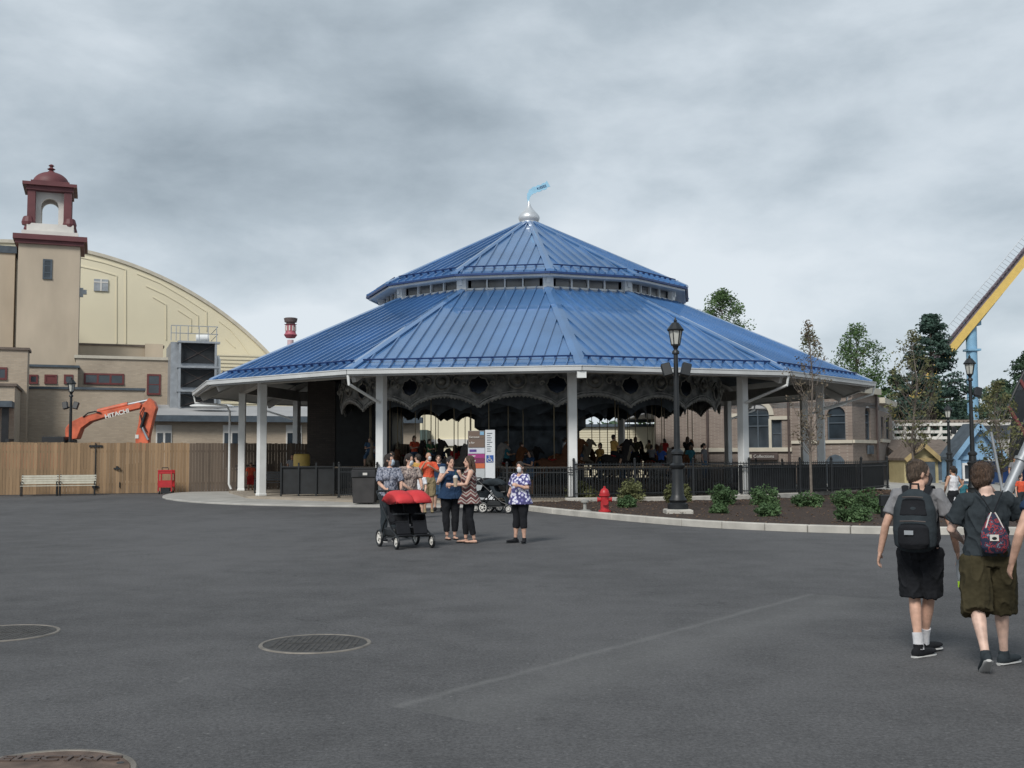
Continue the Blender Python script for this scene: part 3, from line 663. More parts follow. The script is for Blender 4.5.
# eaves: gutters + fascia
for i in range(12):
    g_ = MB(); A, B = pc(RL+.10,i,ZL-.10), pc(RL+.10,i+1,ZL-.10); g_.bar(A, B, .13, .14); A, B = pc(RL-.03,i,ZL-.16), pc(RL-.03,i+1,ZL-.16); g_.bar(A, B, .05, .12)
    A, B = pc(RL+.16,i,ZL-.015), pc(RL+.16,i+1,ZL-.015); g_.bar(A, B, .05, .035)
    g_.build('gutter', M['gutter'], pav, world=True)
    g_ = MB(); A, B = pc(RU+.02,i,ZU-.06), pc(RU+.02,i+1,ZU-.06); g_.bar(A, B, .06, .08); g_.build('eave_trim', M['blue_dark'], ur, world=True)
    g_ = MB(); A, B = pc(RU-.12,i,ZU-.14), pc(RU-.12,i+1,ZU-.14); g_.bar(A, B, .08, .09)
    a_, b_, c_, d_ = pc(RU-.1,i,ZU-.12), pc(RU-.1,i+1,ZU-.12), pc(RW-.1,i+1,ZU-.14), pc(RW-.1,i,ZU-.14); g_.add([a_,b_,c_,d_,a_-Vector((0,0,.03)),b_-Vector((0,0,.03)),c_-Vector((0,0,.03)),d_-Vector((0,0,.03))], [(0,1,2,3),(7,6,5,4)])
    g_.build('fascia', M['white'], ur, world=True)
# clerestory band
cl = MB()
for i in range(12):
    A, B = pc(RW,i,0), pc(RW,i+1,0); z0, z1 = ZT-.1, ZU-.12
    cl.bar(A+Vector((0,0,ZT+.01)), B+Vector((0,0,ZT+.01)), .14, .08); cl.bar(A+Vector((0,0,z1)), B+Vector((0,0,z1)), .14, .08)
    a_ = TH+i*math.pi/6
    cl.cbox(pc(RW+.03,i,(z0+z1)/2), (.42,.22,z1-z0), a_)
    cl.cbox(pc(RW+.14,i,(z0+z1)/2+.12), (.16,.16,.26), a_)
    for q in range(1, 4):
        p = A.lerp(B, .08+.84*q/4); cl.cbox((p.x,p.y,(z0+z1)/2), (.06,.15,z1-z0), a_+math.pi/12)
clo = cl.build('clerestory', M['white'], pav, world=True)
for i in range(12):
    A, B = pc(RW-.04,i,0), pc(RW-.04,i+1,0)
    for q in range(4):
        p0, p1 = A.lerp(B, .08+.84*q/4), A.lerp(B, .08+.84*(q+1)/4); w_ = MB()
        w_.bar(p0.lerp(p1,.08)+Vector((0,0,(ZT+ZU-.12)/2)), p0.lerp(p1,.92)+Vector((0,0,(ZT+ZU-.12)/2)), .03, .46)
        w_.build('clerestory_window', M['glass_grey'], clo, world=True)
# ring beam, rafters, underside
rb = MB()
for i in range(12):
    rb.bar(pc(13.19,i,4.80), pc(13.19,i+1,4.80), .30, .50); rb.bar(pc(9.9,i,6.25), pc(9.9,i+1,6.25), .2, .4)
ringb = rb.build('ring_beam', M['offwhite'], pav, world=True)
for i in range(12):
    r_ = MB(); r_.bar(pc(RL-.25,i,ZL-.28), pc(RW,i,ZT-.38), .16, .30); r_.build('rafter', M['offwhite'], pav, world=True)
us = MB()
for i in range(12):
    A, B, C, D = pc(RL-.05,i,ZL-.13), pc(RL-.05,i+1,ZL-.13), pc(13.3,i+1,pl_z(13.3,RL,ZL,RW,ZT)-.15), pc(13.3,i,pl_z(13.3,RL,ZL,RW,ZT)-.15); dz = Vector((0,0,-.03))
    us.add([A,B,C,D,A+dz,B+dz,C+dz,D+dz], [(0,1,2,3),(7,6,5,4),(0,4,5,1),(2,6,7,3)])
us.build('soffit', M['offwhite'], pav, world=True)
cg = MB()
for i in range(12):
    A, B, C, D = pc(13.3,i,pl_z(13.3,RL,ZL,RW,ZT)-.16), pc(13.3,i+1,pl_z(13.3,RL,ZL,RW,ZT)-.16), pc(.5,i+1,ZT-.3), pc(.5,i,ZT-.3); dz = Vector((0,0,-.03))
    cg.add([A,B,C,D,A+dz,B+dz,C+dz,D+dz], [(0,1,2,3),(7,6,5,4),(0,4,5,1),(2,6,7,3)])
cg.build('ceiling', M['dark'], pav, world=True)
for i in range(12):
    c_ = MB(); a_ = TH+i*math.pi/6; p = pc(13.19,i,0)
    c_.cbox((p.x,p.y,(SL+4.62)/2), (.30,.30,4.62-SL), a_)
    c_.cbox(Vector((p.x,p.y,SL+.05)), (.34,.34,.10), a_)
    c_.build('column', M['white'], pav, world=True, bevel=.015)
# downspouts: from the gutter corner back to the column and down
for i in range(12):
    if i in (0, 10): continue
    d_ = MB(); sh = .28 if i in (1,) else -.0
    a = pc(RL+.08,i,ZL-.18); b2 = pc(RL+.02,i,ZL-.5); c3 = pc(13.5,i,ZL-1.0); d4 = pc(13.45,i,ZL-1.2); e5 = pc(13.45,i,SL+.25); f6 = pc(13.65,i,SL+.08)
    if i == 9: c3 = pc(RL-.8,i,ZL-.55); d4 = pc(13.9,i,ZL-.62); e5 = pc(13.75,i,SL+.3); g7 = pc(13.75,i,ZL-.9); d_.tube([a,b2,c3,d4,g7,e5,f6], .05, 8)
    else: d_.tube([a,b2,c3,pc(13.25,i,ZL-1.05)], .05, 8)
    d_.build('downspout', M['white'], pav, smooth=True, world=True)
dsx = MB(); dsx.cbox(pc(RL+.02,0,ZL-.3), (.3,.14,.22), TH); dsx.build('gutter_outlet', M['white'], pav, world=True)
# finial and streamer
fz = ZA-.05; fi = MB()
fi.lathe([(r_*.93,z_*.90) for r_,z_ in [(.52,0),(.56,.05),(.50,.10),(.47,.16),(.50,.24),(.545,.36),(.53,.46),(.42,.62),(.27,.78),(.14,.95),(.07,1.12),(.03,1.30)]], (CX,CY,fz), 28)
fin = fi.build('finial', M['silver'], pav, smooth=True, world=True)
fb = MB(); NS = 24; fp = []
path = [(-.02,1.14),(-.03,1.33),(.02,1.50),(.16,1.66),(.40,1.76),(.72,1.86),(1.0,2.02)]
ph = smooth_poly(path, 4)
for i, p in enumerate(ph):
    t = i/(len(ph)-1); w = lerp(.03, .15, min(1, t*1.9))*(1+.18*math.sin(i*1.9)); tg = (ph[min(i+1,len(ph)-1)]-ph[max(i-1,0)]).normalized(); nn = Vector((-tg.y, tg.x))
    fp.append((p+nn*w, p-nn*w))
out = [a for a, b in fp]+[b for a, b in reversed(fp)]
fb.prism([(q.x*.93, q.y) for q in out], (0,.03,0), (CX,CY,fz-.02))
stm = pattern('streamer_print', 'blotch', [(0,(.10,.32,.52)),(.5,(.22,.48,.66)),(.56,(.10,.32,.52)),(.6,(.25,.50,.68))], 5)
st = fb.build('streamer', mat('pale_blue_streamer', (.28,.52,.68), .5, var=.06), fin, world=True)
a0_ = Vector((CX+.60, CY-.012, fz+1.82)); text('KISSES', .17, .01, M['blue_dark'], st, a0_, ux=(.93,0,.32), uy=(-.32,0,.93))
# utility room at the back left inside the pavilion
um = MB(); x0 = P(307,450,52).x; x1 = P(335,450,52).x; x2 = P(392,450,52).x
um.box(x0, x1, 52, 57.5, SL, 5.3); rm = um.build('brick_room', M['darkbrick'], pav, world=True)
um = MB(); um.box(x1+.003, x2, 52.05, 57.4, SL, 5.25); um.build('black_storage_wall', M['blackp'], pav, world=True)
# ================================================================== carousel
car = thing('carousel', 'ornate dark antique carousel with scalloped rounding boards under the blue pavilion roof', 'carousel', (CX,CY,SL))
RR = 8.73
pf = MB(); pf.lathe([(8.3,SL+.12),(8.35,SL+.32),(8.35,SL+.38),(8.2,SL+.38)], (CX,CY,0), 54); pf.build('platform', mat('worn_deck', (.10,.075,.055), .7, var=.2), car, world=True)
cc = MB(); cc.lathe([(2.5,SL+.4),(2.5,1.2),(2.3,1.3),(2.3,2.8),(2.6,3.0),(2.6,4.6)], (CX,CY,0), 12); cc.build('centre_housing', M['housing'], car, world=True, smooth=False)
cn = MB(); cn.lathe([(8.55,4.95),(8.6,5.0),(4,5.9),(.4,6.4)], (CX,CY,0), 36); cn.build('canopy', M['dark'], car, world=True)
# inner valance rings, hanging lower behind the boards
def scallop(mb, rr, n, a0, ztop, zlo, zhi, depth, seg=14, teeth=0):
    """n sections; bottom edge is an arch between two low points"""
    for k in range(n):
        for q in range(seg):
            def zb(u): return zlo+(zhi-zlo)*math.sin(math.pi*u)**.8
            u0, u1 = q/seg, (q+1)/seg; A0, A1 = a0+(k+u0)*2*math.pi/n, a0+(k+u1)*2*math.pi/n
            z0_, z1_ = zb(u0), zb(u1)
            if teeth: pass
            p = [pa(rr,A0,z0_), pa(rr,A1,z1_), pa(rr,A1,ztop), pa(rr,A0,ztop)]; qd = [pa(rr-depth,A0,z0_), pa(rr-depth,A1,z1_), pa(rr-depth,A1,ztop), pa(rr-depth,A0,ztop)]
            mb.add(p+qd, [(0,1,2,3),(7,6,5,4),(0,4,5,1)])
for k in range(18):
    a0 = R(5.9)+k*R(20)
    def strip(mb, rr, dz0, dz1, depth):
        for q in range(16):
            u0, u1 = q/16, (q+1)/16; A0, A1 = a0+R(20)*u0, a0+R(20)*u1
            f_ = lambda u: 3.60+.46*math.sin(math.pi*u)**.75
            mb.add([pa(rr,A0,f_(u0)+dz0), pa(rr,A1,f_(u1)+dz0), pa(rr,A1,f_(u1)+dz1), pa(rr,A0,f_(u0)+dz1), pa(rr-depth,A0,f_(u0)+dz0), pa(rr-depth,A1,f_(u1)+dz0), pa(rr-depth,A1,f_(u1)+dz1), pa(rr-depth,A0,f_(u0)+dz1)],
                   [(0,1,2,3),(7,6,5,4),(0,4,5,1),(3,2,6,7)])
    bd = MB()
    for q in range(16):
        u0, u1 = q/16, (q+1)/16; A0, A1 = a0+R(20)*u0, a0+R(20)*u1; f_ = lambda u: 3.60+.46*math.sin(math.pi*u)**.75
        bd.add([pa(RR,A0,f_(u0)), pa(RR,A1,f_(u1)), pa(RR,A1,5.12), pa(RR,A0,5.12), pa(RR-.06,A0,f_(u0)), pa(RR-.06,A1,f_(u1)), pa(RR-.06,A1,5.12), pa(RR-.06,A0,5.12)], [(0,1,2,3),(7,6,5,4),(0,4,5,1),(3,2,6,7)])
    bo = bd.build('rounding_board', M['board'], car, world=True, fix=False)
    tr = MB(); strip(tr, RR+.05, -.02, .055, .05); strip(tr, RR+.04, .11, .14, .04)
    tr.build('scalloped_trim', M['boardb'], bo, world=True, fix=False)
    tt = MB()
    vs = []
    for q in range(41):                                     # hanging zigzag fringe
        u = q/40; A_ = a0+R(20)*u; z = 3.60+.46*math.sin(math.pi*u)**.75-.01; dz = .11 if q % 2 else .03
        for rr_ in (RR+.03, RR-.01): vs += [pa(rr_, A_, z), pa(rr_, A_, z-dz)]
    tt.add(vs, [f for q in range(40) for f in ((q*4,q*4+1,q*4+5,q*4+4),(q*4+2,q*4+6,q*4+7,q*4+3),(q*4+1,q*4+3,q*4+7,q*4+5))])
    tt.build('fringe', M['gilt'], bo, world=True, fix=False)
    # central shield with frame, scrolls, and the dark mirror over the joint
    am = a0+R(10); o_ = pa(RR+.04, am, 4.60); tv = Vector((math.cos(am), math.sin(am), 0)); nv = Vector((math.sin(am), -math.cos(am), 0))
    sc_ = MB(); rim = [(o_+tv*.34*math.cos(w)+Vector((0,0,.30*math.sin(w)))) for w in [2*math.pi*q/20 for q in range(21)]]
    sc_.tube(rim, .04, 6, cap=False); sc_.ell(o_, (.16,.16,.15)); 
    for s_ in (-1,1):
        for (dx, dz, r0) in ((.62,.0,.20),(.88,.16,.13),(.55,.30,.12),(.95,-.12,.11)):
            q0 = o_+tv*s_*dx+Vector((0,0,dz)); sp = [q0+tv*s_*(r0*(1-w/9)*math.cos(w))+Vector((0,0,r0*(1-w/9)*math.sin(w))) for w in [.5*x for x in range(14)]]
            sc_.tube(sp, .032, 5)
    sc_.build('carved_scrolls', M['gilt'], bo, world=True, smooth=True)
    o2 = pa(RR+.05, a0, 4.42); tv = Vector((math.cos(a0), math.sin(a0), 0)); mr_ = MB()
    hexp = [(-.42,0),(-.30,.26),(-.12,.30),(0,.40),(.12,.30),(.30,.26),(.42,0),(.28,-.24),(0,-.36),(-.28,-.24)]
    mr_.prism(hexp, -Vector((math.sin(a0), -math.cos(a0), 0))*.04, o2, tv, (0,0,1)); mr_.build('mirror', M['mirror'], bo, world=True)
    mf = MB(); mf.tube([o2+tv*x+Vector((0,0,z)) for x, z in hexp+hexp[:1]], .035, 5, cap=False); mf.build('mirror_frame', M['gilt'], bo, world=True)
for args in ((7.2,18,R(-4),4.9,3.50,3.80,.05),(5.4,14,R(3),4.9,3.40,3.75,.05),(3.6,10,0,4.9,3.3,3.6,.05)):
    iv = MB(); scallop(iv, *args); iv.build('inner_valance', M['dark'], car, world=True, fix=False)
for i_ in range(18):
    sw_ = MB(); a_ = R(5.9)+i_*R(20); sw_.bar(pa(8.6,a_,4.9), pa(1,a_,5.0), .12, .2); sw_.build('sweep', M['dark'], car, world=True)
# the horse: one carved body, saddle and pole
def horse_mesh(lift=.3):
    b = MB()
    b.tube([(0,-.55,.05),(0,-.42,.10),(0,-.1,.02),(0,.2,.02),(0,.45,.12),(0,.55,.20)], [(.12,.13),(.19,.21),(.20,.22),(.19,.23),(.16,.21),(.10,.12)], 12, side=(1,0,0))
    b.tube([(0,.42,.15),(0,.58,.42),(0,.66,.66),(0,.66,.80)], [(.12,.19),(.09,.15),(.07,.11),(.06,.08)], 10, side=(1,0,0))
    b.tube([(0,.60,.82),(0,.74,.80),(0,.90,.66),(0,.97,.58)], [(.065,.08),(.075,.095),(.05,.06),(.045,.045)], 10, side=(1,0,0))
    for s in (-1,1): b.tube([(s*.05,.62,.86),(s*.06,.60,.98)], [.025,.008], 6)
    for s, k in ((-1,(.75,-.12,.62,-.30)),(1,(.88,-.02,.72,-.25))):
        b.tube([(s*.1,.42,.02),(s*.11,k[0]-.1,k[1]-.1),(s*.11,k[2],k[3]-.05),(s*.11,k[2]+.02,k[3]-.17)], [.10,.055,.04,.05], 8)
    for s, k in ((-1,-.85),(1,-.95)):
        b.tube([(s*.1,-.42,.02),(s*.12,-.38,-.25),(s*.12,k+.22,-.42),(s*.12,k,-.62),(s*.12,k-.03,-.70)], [.13,.085,.05,.038,.05], 8)
    b.tube([(0,-.52,.18),(0,-.68,.14),(0,-.78,-.12),(0,-.74,-.38)], [.04,.06,.06,.015], 8)
    b.tube([(0,.44,.44),(0,.52,.72),(0,.6,.9)], [(.03,.10),(.03,.09),(.03,.05)], 8, side=(1,0,0))
    return b
hm_ = [cloth('horse_'+k, c) for k, c in (('bay',(.10,.045,.025)),('black',(.02,.018,.018)),('grey',(.17,.16,.15)),('chestnut',(.13,.055,.025)),('cream',(.20,.17,.13)))]
proto = None; hb0 = horse_mesh(); idx = 0; HS = []
for ring, (rr, cnt) in enumerate(((7.5,18),(6.2,16),(4.9,13))):
    for k in range(cnt):
        a = 2*math.pi*(k+.3*ring)/cnt+.1; z = 1.30+.22*math.sin(k*2.4+ring)
        if proto is None:
            b = MB(); b.v = list(hb0.v); b.f = list(hb0.f); hs = b.build('horse', hm_[0], car, smooth=True, voxel=.035, sm=3); proto = [hs.data]
            for mm in hm_[1:]:
                d_ = hs.data.copy(); d_.materials.clear(); d_.materials.append(mm); proto.append(d_)
            sb = MB(); sb.tube([(0,-.16,.24),(0,-.02,.20),(0,.14,.24)], [(.16,.03),(.19,.04),(.13,.03)], 10, side=(1,0,0)); sdl = sb.build('saddle', CL['red'], hs, smooth=True)
            pb = MB(); pb.tube([(0,.08,-.78),(0,.08,3.6)], .020, 6); pol = pb.build('pole', M['brass'], hs, smooth=True)
            o = hs
        else:
            o = hs.copy(); COL.objects.link(o); o.data = proto[idx % 5]
            for ch_ in (sdl, pol): c2 = ch_.copy(); COL.objects.link(c2); c2.parent = o
        q = pa(rr, a, z); o.location = q-Vector((CX,CY,SL)); o.rotation_euler = (0,0,a-math.pi/2); HS.append((rr,a,z,ring)); idx += 1
# ================================================================== left: arena, tower, annexes
PHI = R(21); FRAME = Matrix.Rotation(PHI, 4, 'Z')
def W(px, py, Y):
    r = FRAME.inverted() @ ray(px, py).to_4d().to_3d(); return Vector((0,0,CH))+r*(Y/r.y)
YF = 100.
arena = thing('arena', 'huge cream arena with curved barrel vault roof behind the tan tower', 'arena', (W(10,588,YF).x, YF, 0))
AC = W(10,588,YF); AR = (W(354.5,588,YF)-AC).length
def arc(r, a0, a1, n): return [(r*math.sin(R(a0+(a1-a0)*k/n)), r*math.cos(R(a0+(a1-a0)*k/n))) for k in range(n+1)]
aw = MB(); pts = arc(AR-.1, -62, 62, 64); pts += [(pts[-1][0], -AC.z), (pts[0][0], -AC.z)]
aw.prism(pts, (0,30,0), AC); aw.build('wall', M['cream'], arena, world=True)
rf = MB(); o1, i1 = arc(AR+.15, -62, 62, 64), arc(AR-.14, -62, 62, 64); 
for k in range(64):
    vs = []
    for yy in (-.15, 31):
        vs += [AC+Vector((p[0],yy,p[1])) for p in (i1[k], i1[k+1], o1[k+1], o1[k])]
    rf.add(vs, [(0,1,2,3),(7,6,5,4),(0,4,5,1),(2,6,7,3)])
rf.build('roof', M['stone'], arena, world=True)
for ml in ([(80,257),(104,262.5),(125.8,269.5),(125.8,343)], [(79,266),(98,270),(116.5,275.5),(116.5,343)], [(137,273.5),(160,283),(184,297),(206.5,311.5),(206.5,331)], [(146,286),(165,294.5),(183,305),(198,315.5),(198,328)],
           [(153,297),(166,304.5),(166,340)], [(178,310),(191,318.5),(191,332)], [(219,321),(231,330),(241,342),(250,355)], [(226,339),(235,347.5)]):
    mo = MB()
    for (xa, ya), (xb, yb2) in zip(ml, ml[1:]): mo.bar(W(xa,ya,YF-.03), W(xb,yb2,YF-.03), .06, .09, (0,1,0) if xa == xb else (0,0,1))
    mo.build('moulding', M['cream'], arena, world=True)
vn = MB(); a_, b_ = W(94,279,YF), W(108,291.5,YF); vn.box(a_.x, b_.x, YF-.12, YF+.05, b_.z, a_.z); v0 = vn.build('vent', M['steel'], arena, world=True)
vn = MB(); vn.box((a_.x+b_.x)/2-.06, (a_.x+b_.x)/2+.06, YF-.16, YF-.1, b_.z, a_.z); vn.box(a_.x, b_.x, YF-.15, YF-.1, (a_.z+b_.z)/2+.2, (a_.z+b_.z)/2+.3); vn.build('mullion', M['capwhite'], v0, world=True)
sg = MB(); a_, b_ = W(217,354,YF-4), W(300,378,YF-4); sg.box(a_.x, b_.x, YF-4, YF-.5, 0, a_.z)
for k in range(14): z = a_.z-.15-.32*k; sg.box(a_.x, b_.x+.01, YF-4.06, YF-3.9, z, z+.10)
sg.build('corrugated_siding', M['cream'], arena, world=True)
# tower
YT = 80.
tl, tr_ = W(17,300,YT).x, W(79,300,YT).x; tw = tr_-tl; tc_ = (tl+tr_)/2
tow = thing('tower', 'tan stucco tower topped by a white arched belfry with dark red dome', 'tower', (tc_, YT+tw/2, 0))
ztop = W(50,236,YT).z
b = MB(); b.box(tl, tr_, YT, YT+tw, 0, ztop-.35); b.build('shaft', M['tan'], tow, world=True)
b = MB(); b.box(tl-.35, tr_+.45, YT-.4, YT+tw+.4, ztop-.35, ztop); b.box(tl-.2, tr_+.25, YT-.22, YT+tw+.22, ztop-.62, ztop-.351); b.build('cornice', M['maroon'], tow, world=True)
zb = W(50,225,YT).z; b = MB(); b.box(tl+.15, tr_-.15, YT+.1, YT+tw-.1, ztop+.002, ztop+.35); b.box(tl+.45, tr_-.45, YT+.4, YT+tw-.4, ztop+.352, zb+.15); b.build('plinth', M['capwhite'], tow, world=True)
def px_at(p): return None
bl_, br_ = W(35.5,210,YT+.7).x, W(63.5,210,YT+.7).x; bw_ = br_-bl_; bc_ = (bl_+br_)/2; by = YT+tw/2; z1 = W(50,191.5,YT+.7).z; z0 = zb+.15
# belfry walls with arches in all four faces
iw = bw_/2-.34; zs = z1-.42-iw
def arched_wall(mb, cx, cy, rz, w, th, z0, z1, iw, zs, n=12):
    Mx = Matrix.Translation((cx,cy,0)) @ Matrix.Rotation(rz, 4, 'Z'); o = []
    poly = [(-w/2,z0),(-iw,z0),(-iw,zs)]+[(-iw*math.cos(math.pi*k/n), zs+iw*math.sin(math.pi*k/n)) for k in range(1,n)]+[(iw,zs),(iw,z0),(w/2,z0),(w/2,z1),(-w/2,z1)]
    q = MB(); q.prism(poly, (0,th,0)); q.xf(Mx); mb.add(q.v, q.f)
b = MB()
for k in range(4):
    rz = k*math.pi/2; c_ = Vector((bc_, by, 0))+Matrix.Rotation(rz, 3, 'Z') @ Vector((0,-bw_/2,0)); w_ = bw_ if k % 2 == 0 else bw_-.5
    arched_wall(b, c_.x, c_.y, rz, w_, .25, z0, z1, iw, zs)
b.build('belfry', M['capwhite'], tow, world=True)
for sx in (-1,1):
    for sy in (-1,1):
        b = MB(); cx_, cy_ = bc_+sx*(bw_/2+.27), by+sy*(bw_/2+.27)
        b.cbox((cx_,cy_,(z0+z1)/2), (.50,.50,z1-z0+.01)); b.lathe([(.42,z0-.1),(.46,z0+.1),(.36,z0+.45),(.3,z0+.5)], (cx_+sx*.15,cy_,0), 12); b.build('pilaster', M['maroon'], tow, world=True)
b = MB(); h_ = bw_/2
b.box(bc_-h_-.62,bc_+h_+.62,by-h_-.62,by+h_+.62,z1+.002,z1+.3); b.box(bc_-h_-.85,bc_+h_+.85,by-h_-.85,by+h_+.85,z1+.302,z1+.52); b.box(bc_-h_-.5,bc_+h_+.5,by-h_-.5,by+h_+.5,z1+.521,z1+.601); b.box(bc_-h_-.35,bc_+h_+.35,by-h_-.35,by+h_+.35,z1+.602,z1+.75)
b.build('cornice', M['maroon'], tow, world=True)
zd = z1+.75; dr = (W(67.5,180,YT+2).x-W(30,180,YT+2).x)/2; dh = W(50,172.5,YT+2).z-zd
b = MB(); b.lathe([(dr*math.cos(x), zd+dh*math.sin(x)) for x in [math.pi/2*k/12 for k in range(13)]][:-1]+[(.1,zd+dh)], (bc_,by,0), 32)
b.build('dome', M['maroon'], tow, world=True, smooth=True)
b = MB(); b.lathe([(.35,zd+dh-.1),(.22,zd+dh+.05),(.12,zd+dh+.12),(.28,zd+dh+.22),(.12,zd+dh+.32),(.10,zd+dh+.4),(.2,zd+dh+.46),(.12,zd+dh+.54),(.04,zd+dh+.58)], (bc_,by,0), 16); b.build('finial', M['maroon'], tow, world=True, smooth=True)
def window(parent, x0, y0, x1, y1, Y, panes=1, frame='redframe', name='window', rows=1, fw_=.12, glass='glass', m2=None):
    a, b_ = W(x0,y0,Y), W(x1,y1,Y); z0, z1 = b_.z, a.z; f = MB()
    f.box(a.x, b_.x, Y-.06, Y+.05, z1-fw_, z1); f.box(a.x, b_.x, Y-.09, Y+.05, z0, z0+fw_)
    for k in range(panes+1):
        x = lerp(a.x, b_.x-fw_, k/panes); f.box(x, x+fw_, Y-.058, Y+.05, z0+fw_+.001, z1-fw_-.001)
    for k in range(1, rows): z = lerp(z0, z1, k/rows); f.box(a.x+fw_, b_.x-fw_, Y-.05, Y+.03, z-.03, z+.03)
    fo = f.build(name, M[frame], parent, world=True)
    g_ = MB(); g_.box(a.x+.04, b_.x-.04, Y-.03, Y+.04, z0+.04, z1-.04); g_.build('pane', M[glass], fo, world=True); return fo
window(tow, 43,259,52,279.5, YT, 1, 'slate', rows=3)
ld = MB(); ld.box(tr_-.05, tr_+.25, YT+.8, YT+1.1, W(79,295,YT).z, W(79,286,YT).z); ld.cbox((tr_+.3,YT+.95,W(79,290,YT).z), (.35,.35,.3)); ld.build('wall_lamp', M['steel'], tow, world=True)
def block(name, label, cat, x0, x1, y_top, Y, depth, m, cop='stone', coph=.18, group=None, xw=None):
    a, b_ = W(x0,y_top,Y), W(x1,y_top,Y); t = thing(name, label, cat, ((a.x+b_.x)/2, Y+depth/2, 0), 0, group)
    q = MB(); q.box(a.x, b_.x, Y, Y+depth, 0, a.z-coph); q.build('wall', M[m], t, world=True)
    q = MB(); q.box(a.x-.1, b_.x+.1, Y-.1, Y+depth+.1, a.z-coph+.001, a.z); q.build('coping', M[cop], t, world=True); return t
bA = block('annex_building', 'tall tan wing at the left frame edge, left of the tower', 'building', -60, 15.5, 242, 82, 14, 'tan', 'slate', .5)
bB = block('annex_building', 'upper tan stucco wing just right of the tower foot, below the arena wall', 'building', 79, 163, 343, 84, 8, 'tan', 'brownroof', .15)
tb = MB(); a_ = W(145,344,83.9); b_ = W(163,344,83.9); tb.box(a_.x, b_.x, 83.6, 83.99, 0, a_.z); tb.build('pier', M['tan'], bB, world=True)
bC = block('annex_building', 'tan brick wing with long red framed window behind the excavator', 'building', 76, 181, 355, 77, 6.8, 'tanbrick', 'stone', .2)
window(bC, 84,373,124,385, 77, 3); window(bC, 147,374,160.5,395, 77, 1, rows=2)
bD = block('annex_building', 'low tan brick wing with red shutter and two small windows below the tower', 'building', 17, 78, 364, 76, 3.9, 'tanbrick', 'slate', .15)
window(bD, 29,374.5,38,384, 76, 1); window(bD, 64,374.5,73,384, 76, 1)
sh_ = window(bD, 44.5,374.5,57,384, 76, 1, glass='redframe')
bE = block('annex_building', 'long single storey tan brick wall directly behind the excavator arm', 'building', 14, 144, 386, 73, 2.9, 'tanbrick', 'slate', .15)
bF = block('annex_building', 'tan brick block with stone coping and a dark window at the left edge', 'building', -70, 28, 345, 71, 1.9, 'tanbrick', 'brownroof', .15)
window(bF, -10,367,7,380, 71, 2)
bG = block('entry_porch', 'tan brick porch with dark flat canopy at the left edge of the fence', 'porch', -70, 15, 382, 66, 4.9, 'tanbrick', 'brownroof', .15)
q = MB(); a_, b_ = W(-60,400,64), W(12,407,64); q.box(a_.x, b_.x, 64, 65.9, b_.z, a_.z); q.build('canopy', M['slate'], bG, world=True)
q = MB(); a_ = W(2,407,64.5); q.box(a_.x, a_.x+.35, 64.4, 64.75, 0, a_.z); q.build('post', M['black'], bG, world=True)
# low long building to the right with sloped grey roof
bH = thing('service_building', 'long low tan brick building with grey sloped roof and white topped windows behind the fence', 'building', (W(230,440,70).x, 74, 0))
a_, b_ = W(152,417,70), W(420,417,70); q = MB(); q.box(a_.x, b_.x, 70, 80, 0, a_.z); q.build('wall', M['tanbrick'], bH, world=True)
q = MB(); zr = W(152,405,74).z; q.add([(a_.x-.4,69.5,a_.z),(b_.x,69.5,a_.z),(b_.x,76,zr),(a_.x-.4,76,zr),(a_.x-.4,69.5,a_.z+.12),(b_.x,69.5,a_.z+.12),(b_.x,76,zr+.12),(a_.x-.4,76,zr+.12)], [(0,3,2,1),(4,5,6,7),(0,1,5,4),(1,2,6,5),(2,3,7,6),(3,0,4,7)]); q.build('roof', M['roofgrey'], bH, world=True)
q = MB(); q.box(a_.x-.4, b_.x, 69.35, 69.49, a_.z-.28, a_.z+.1); q.build('fascia', M['slate'], bH, world=True)
for x0 in (156, 223, 286, 330):
    a_, b_ = W(x0,425,70), W(x0+15.5,445,70); q = MB(); q.box(a_.x,b_.x,69.93,70.03,0.9,a_.z); wo = q.build('window', M['capwhite'], bH, world=True)
    for k in (0,1):
        w2 = (b_.x-a_.x); q = MB(); q.box(a_.x+.08+k*w2*.5, a_.x+w2*.5-.06+k*w2*.5, 69.90, 69.96, 1.0, W(x0,433,70).z); q.build('pane', M['glass'], wo, world=True)
# rooftop cooling units
cu = thing('cooling_unit', 'stacked rooftop cooling unit with black louvre panels and railed top beside the arena', 'cooling unit', (W(195,400,74.5).x, 76, 0))
a_, b_ = W(171,341,74), W(217,341,74); q = MB(); q.box(a_.x, b_.x-.1, 74, 79, W(171,408,74).z-.4, a_.z-.05); q.build('housing', M['steel'], cu, world=True)
for y0, y1 in ((343,363.5),(369,387.5),(394,407)):
    q = MB(); c_, d_ = W(180.5,y0,73.9), W(215.5,y1,73.9); q.box(c_.x, d_.x, 73.86, 74.01, d_.z, c_.z); po = q.build('louvre_panel', M['blackp'], cu, world=True)
    q = MB(); q.bar((c_.x,73.84,c_.z), (d_.x,73.84,d_.z), .03, .03); q.bar((d_.x,73.82,c_.z), (c_.x,73.82,d_.z), .03, .03); q.build('brace', M['browniron'], po, world=True)
q = MB()
for y0 in (341,366,390): z = W(180,y0,73.7).z; q.box(a_.x+.4, b_.x+.15, 73.4, 74.05, z-.12, z)
for x_ in (180,216): c_ = W(x_,341,73.5); q.box(c_.x-.07, c_.x+.07, 73.45, 73.6, 2.2, c_.z-.12)
q.build('platform', M['steel'], cu, world=True)
q = MB(); zt = a_.z
for x_ in (171,176,180,188,199,208,216.5):
    c_ = W(x_,341,73.6); q.tube([(c_.x,73.6,zt),(c_.x,73.6,zt+1.0)], .03, 5)
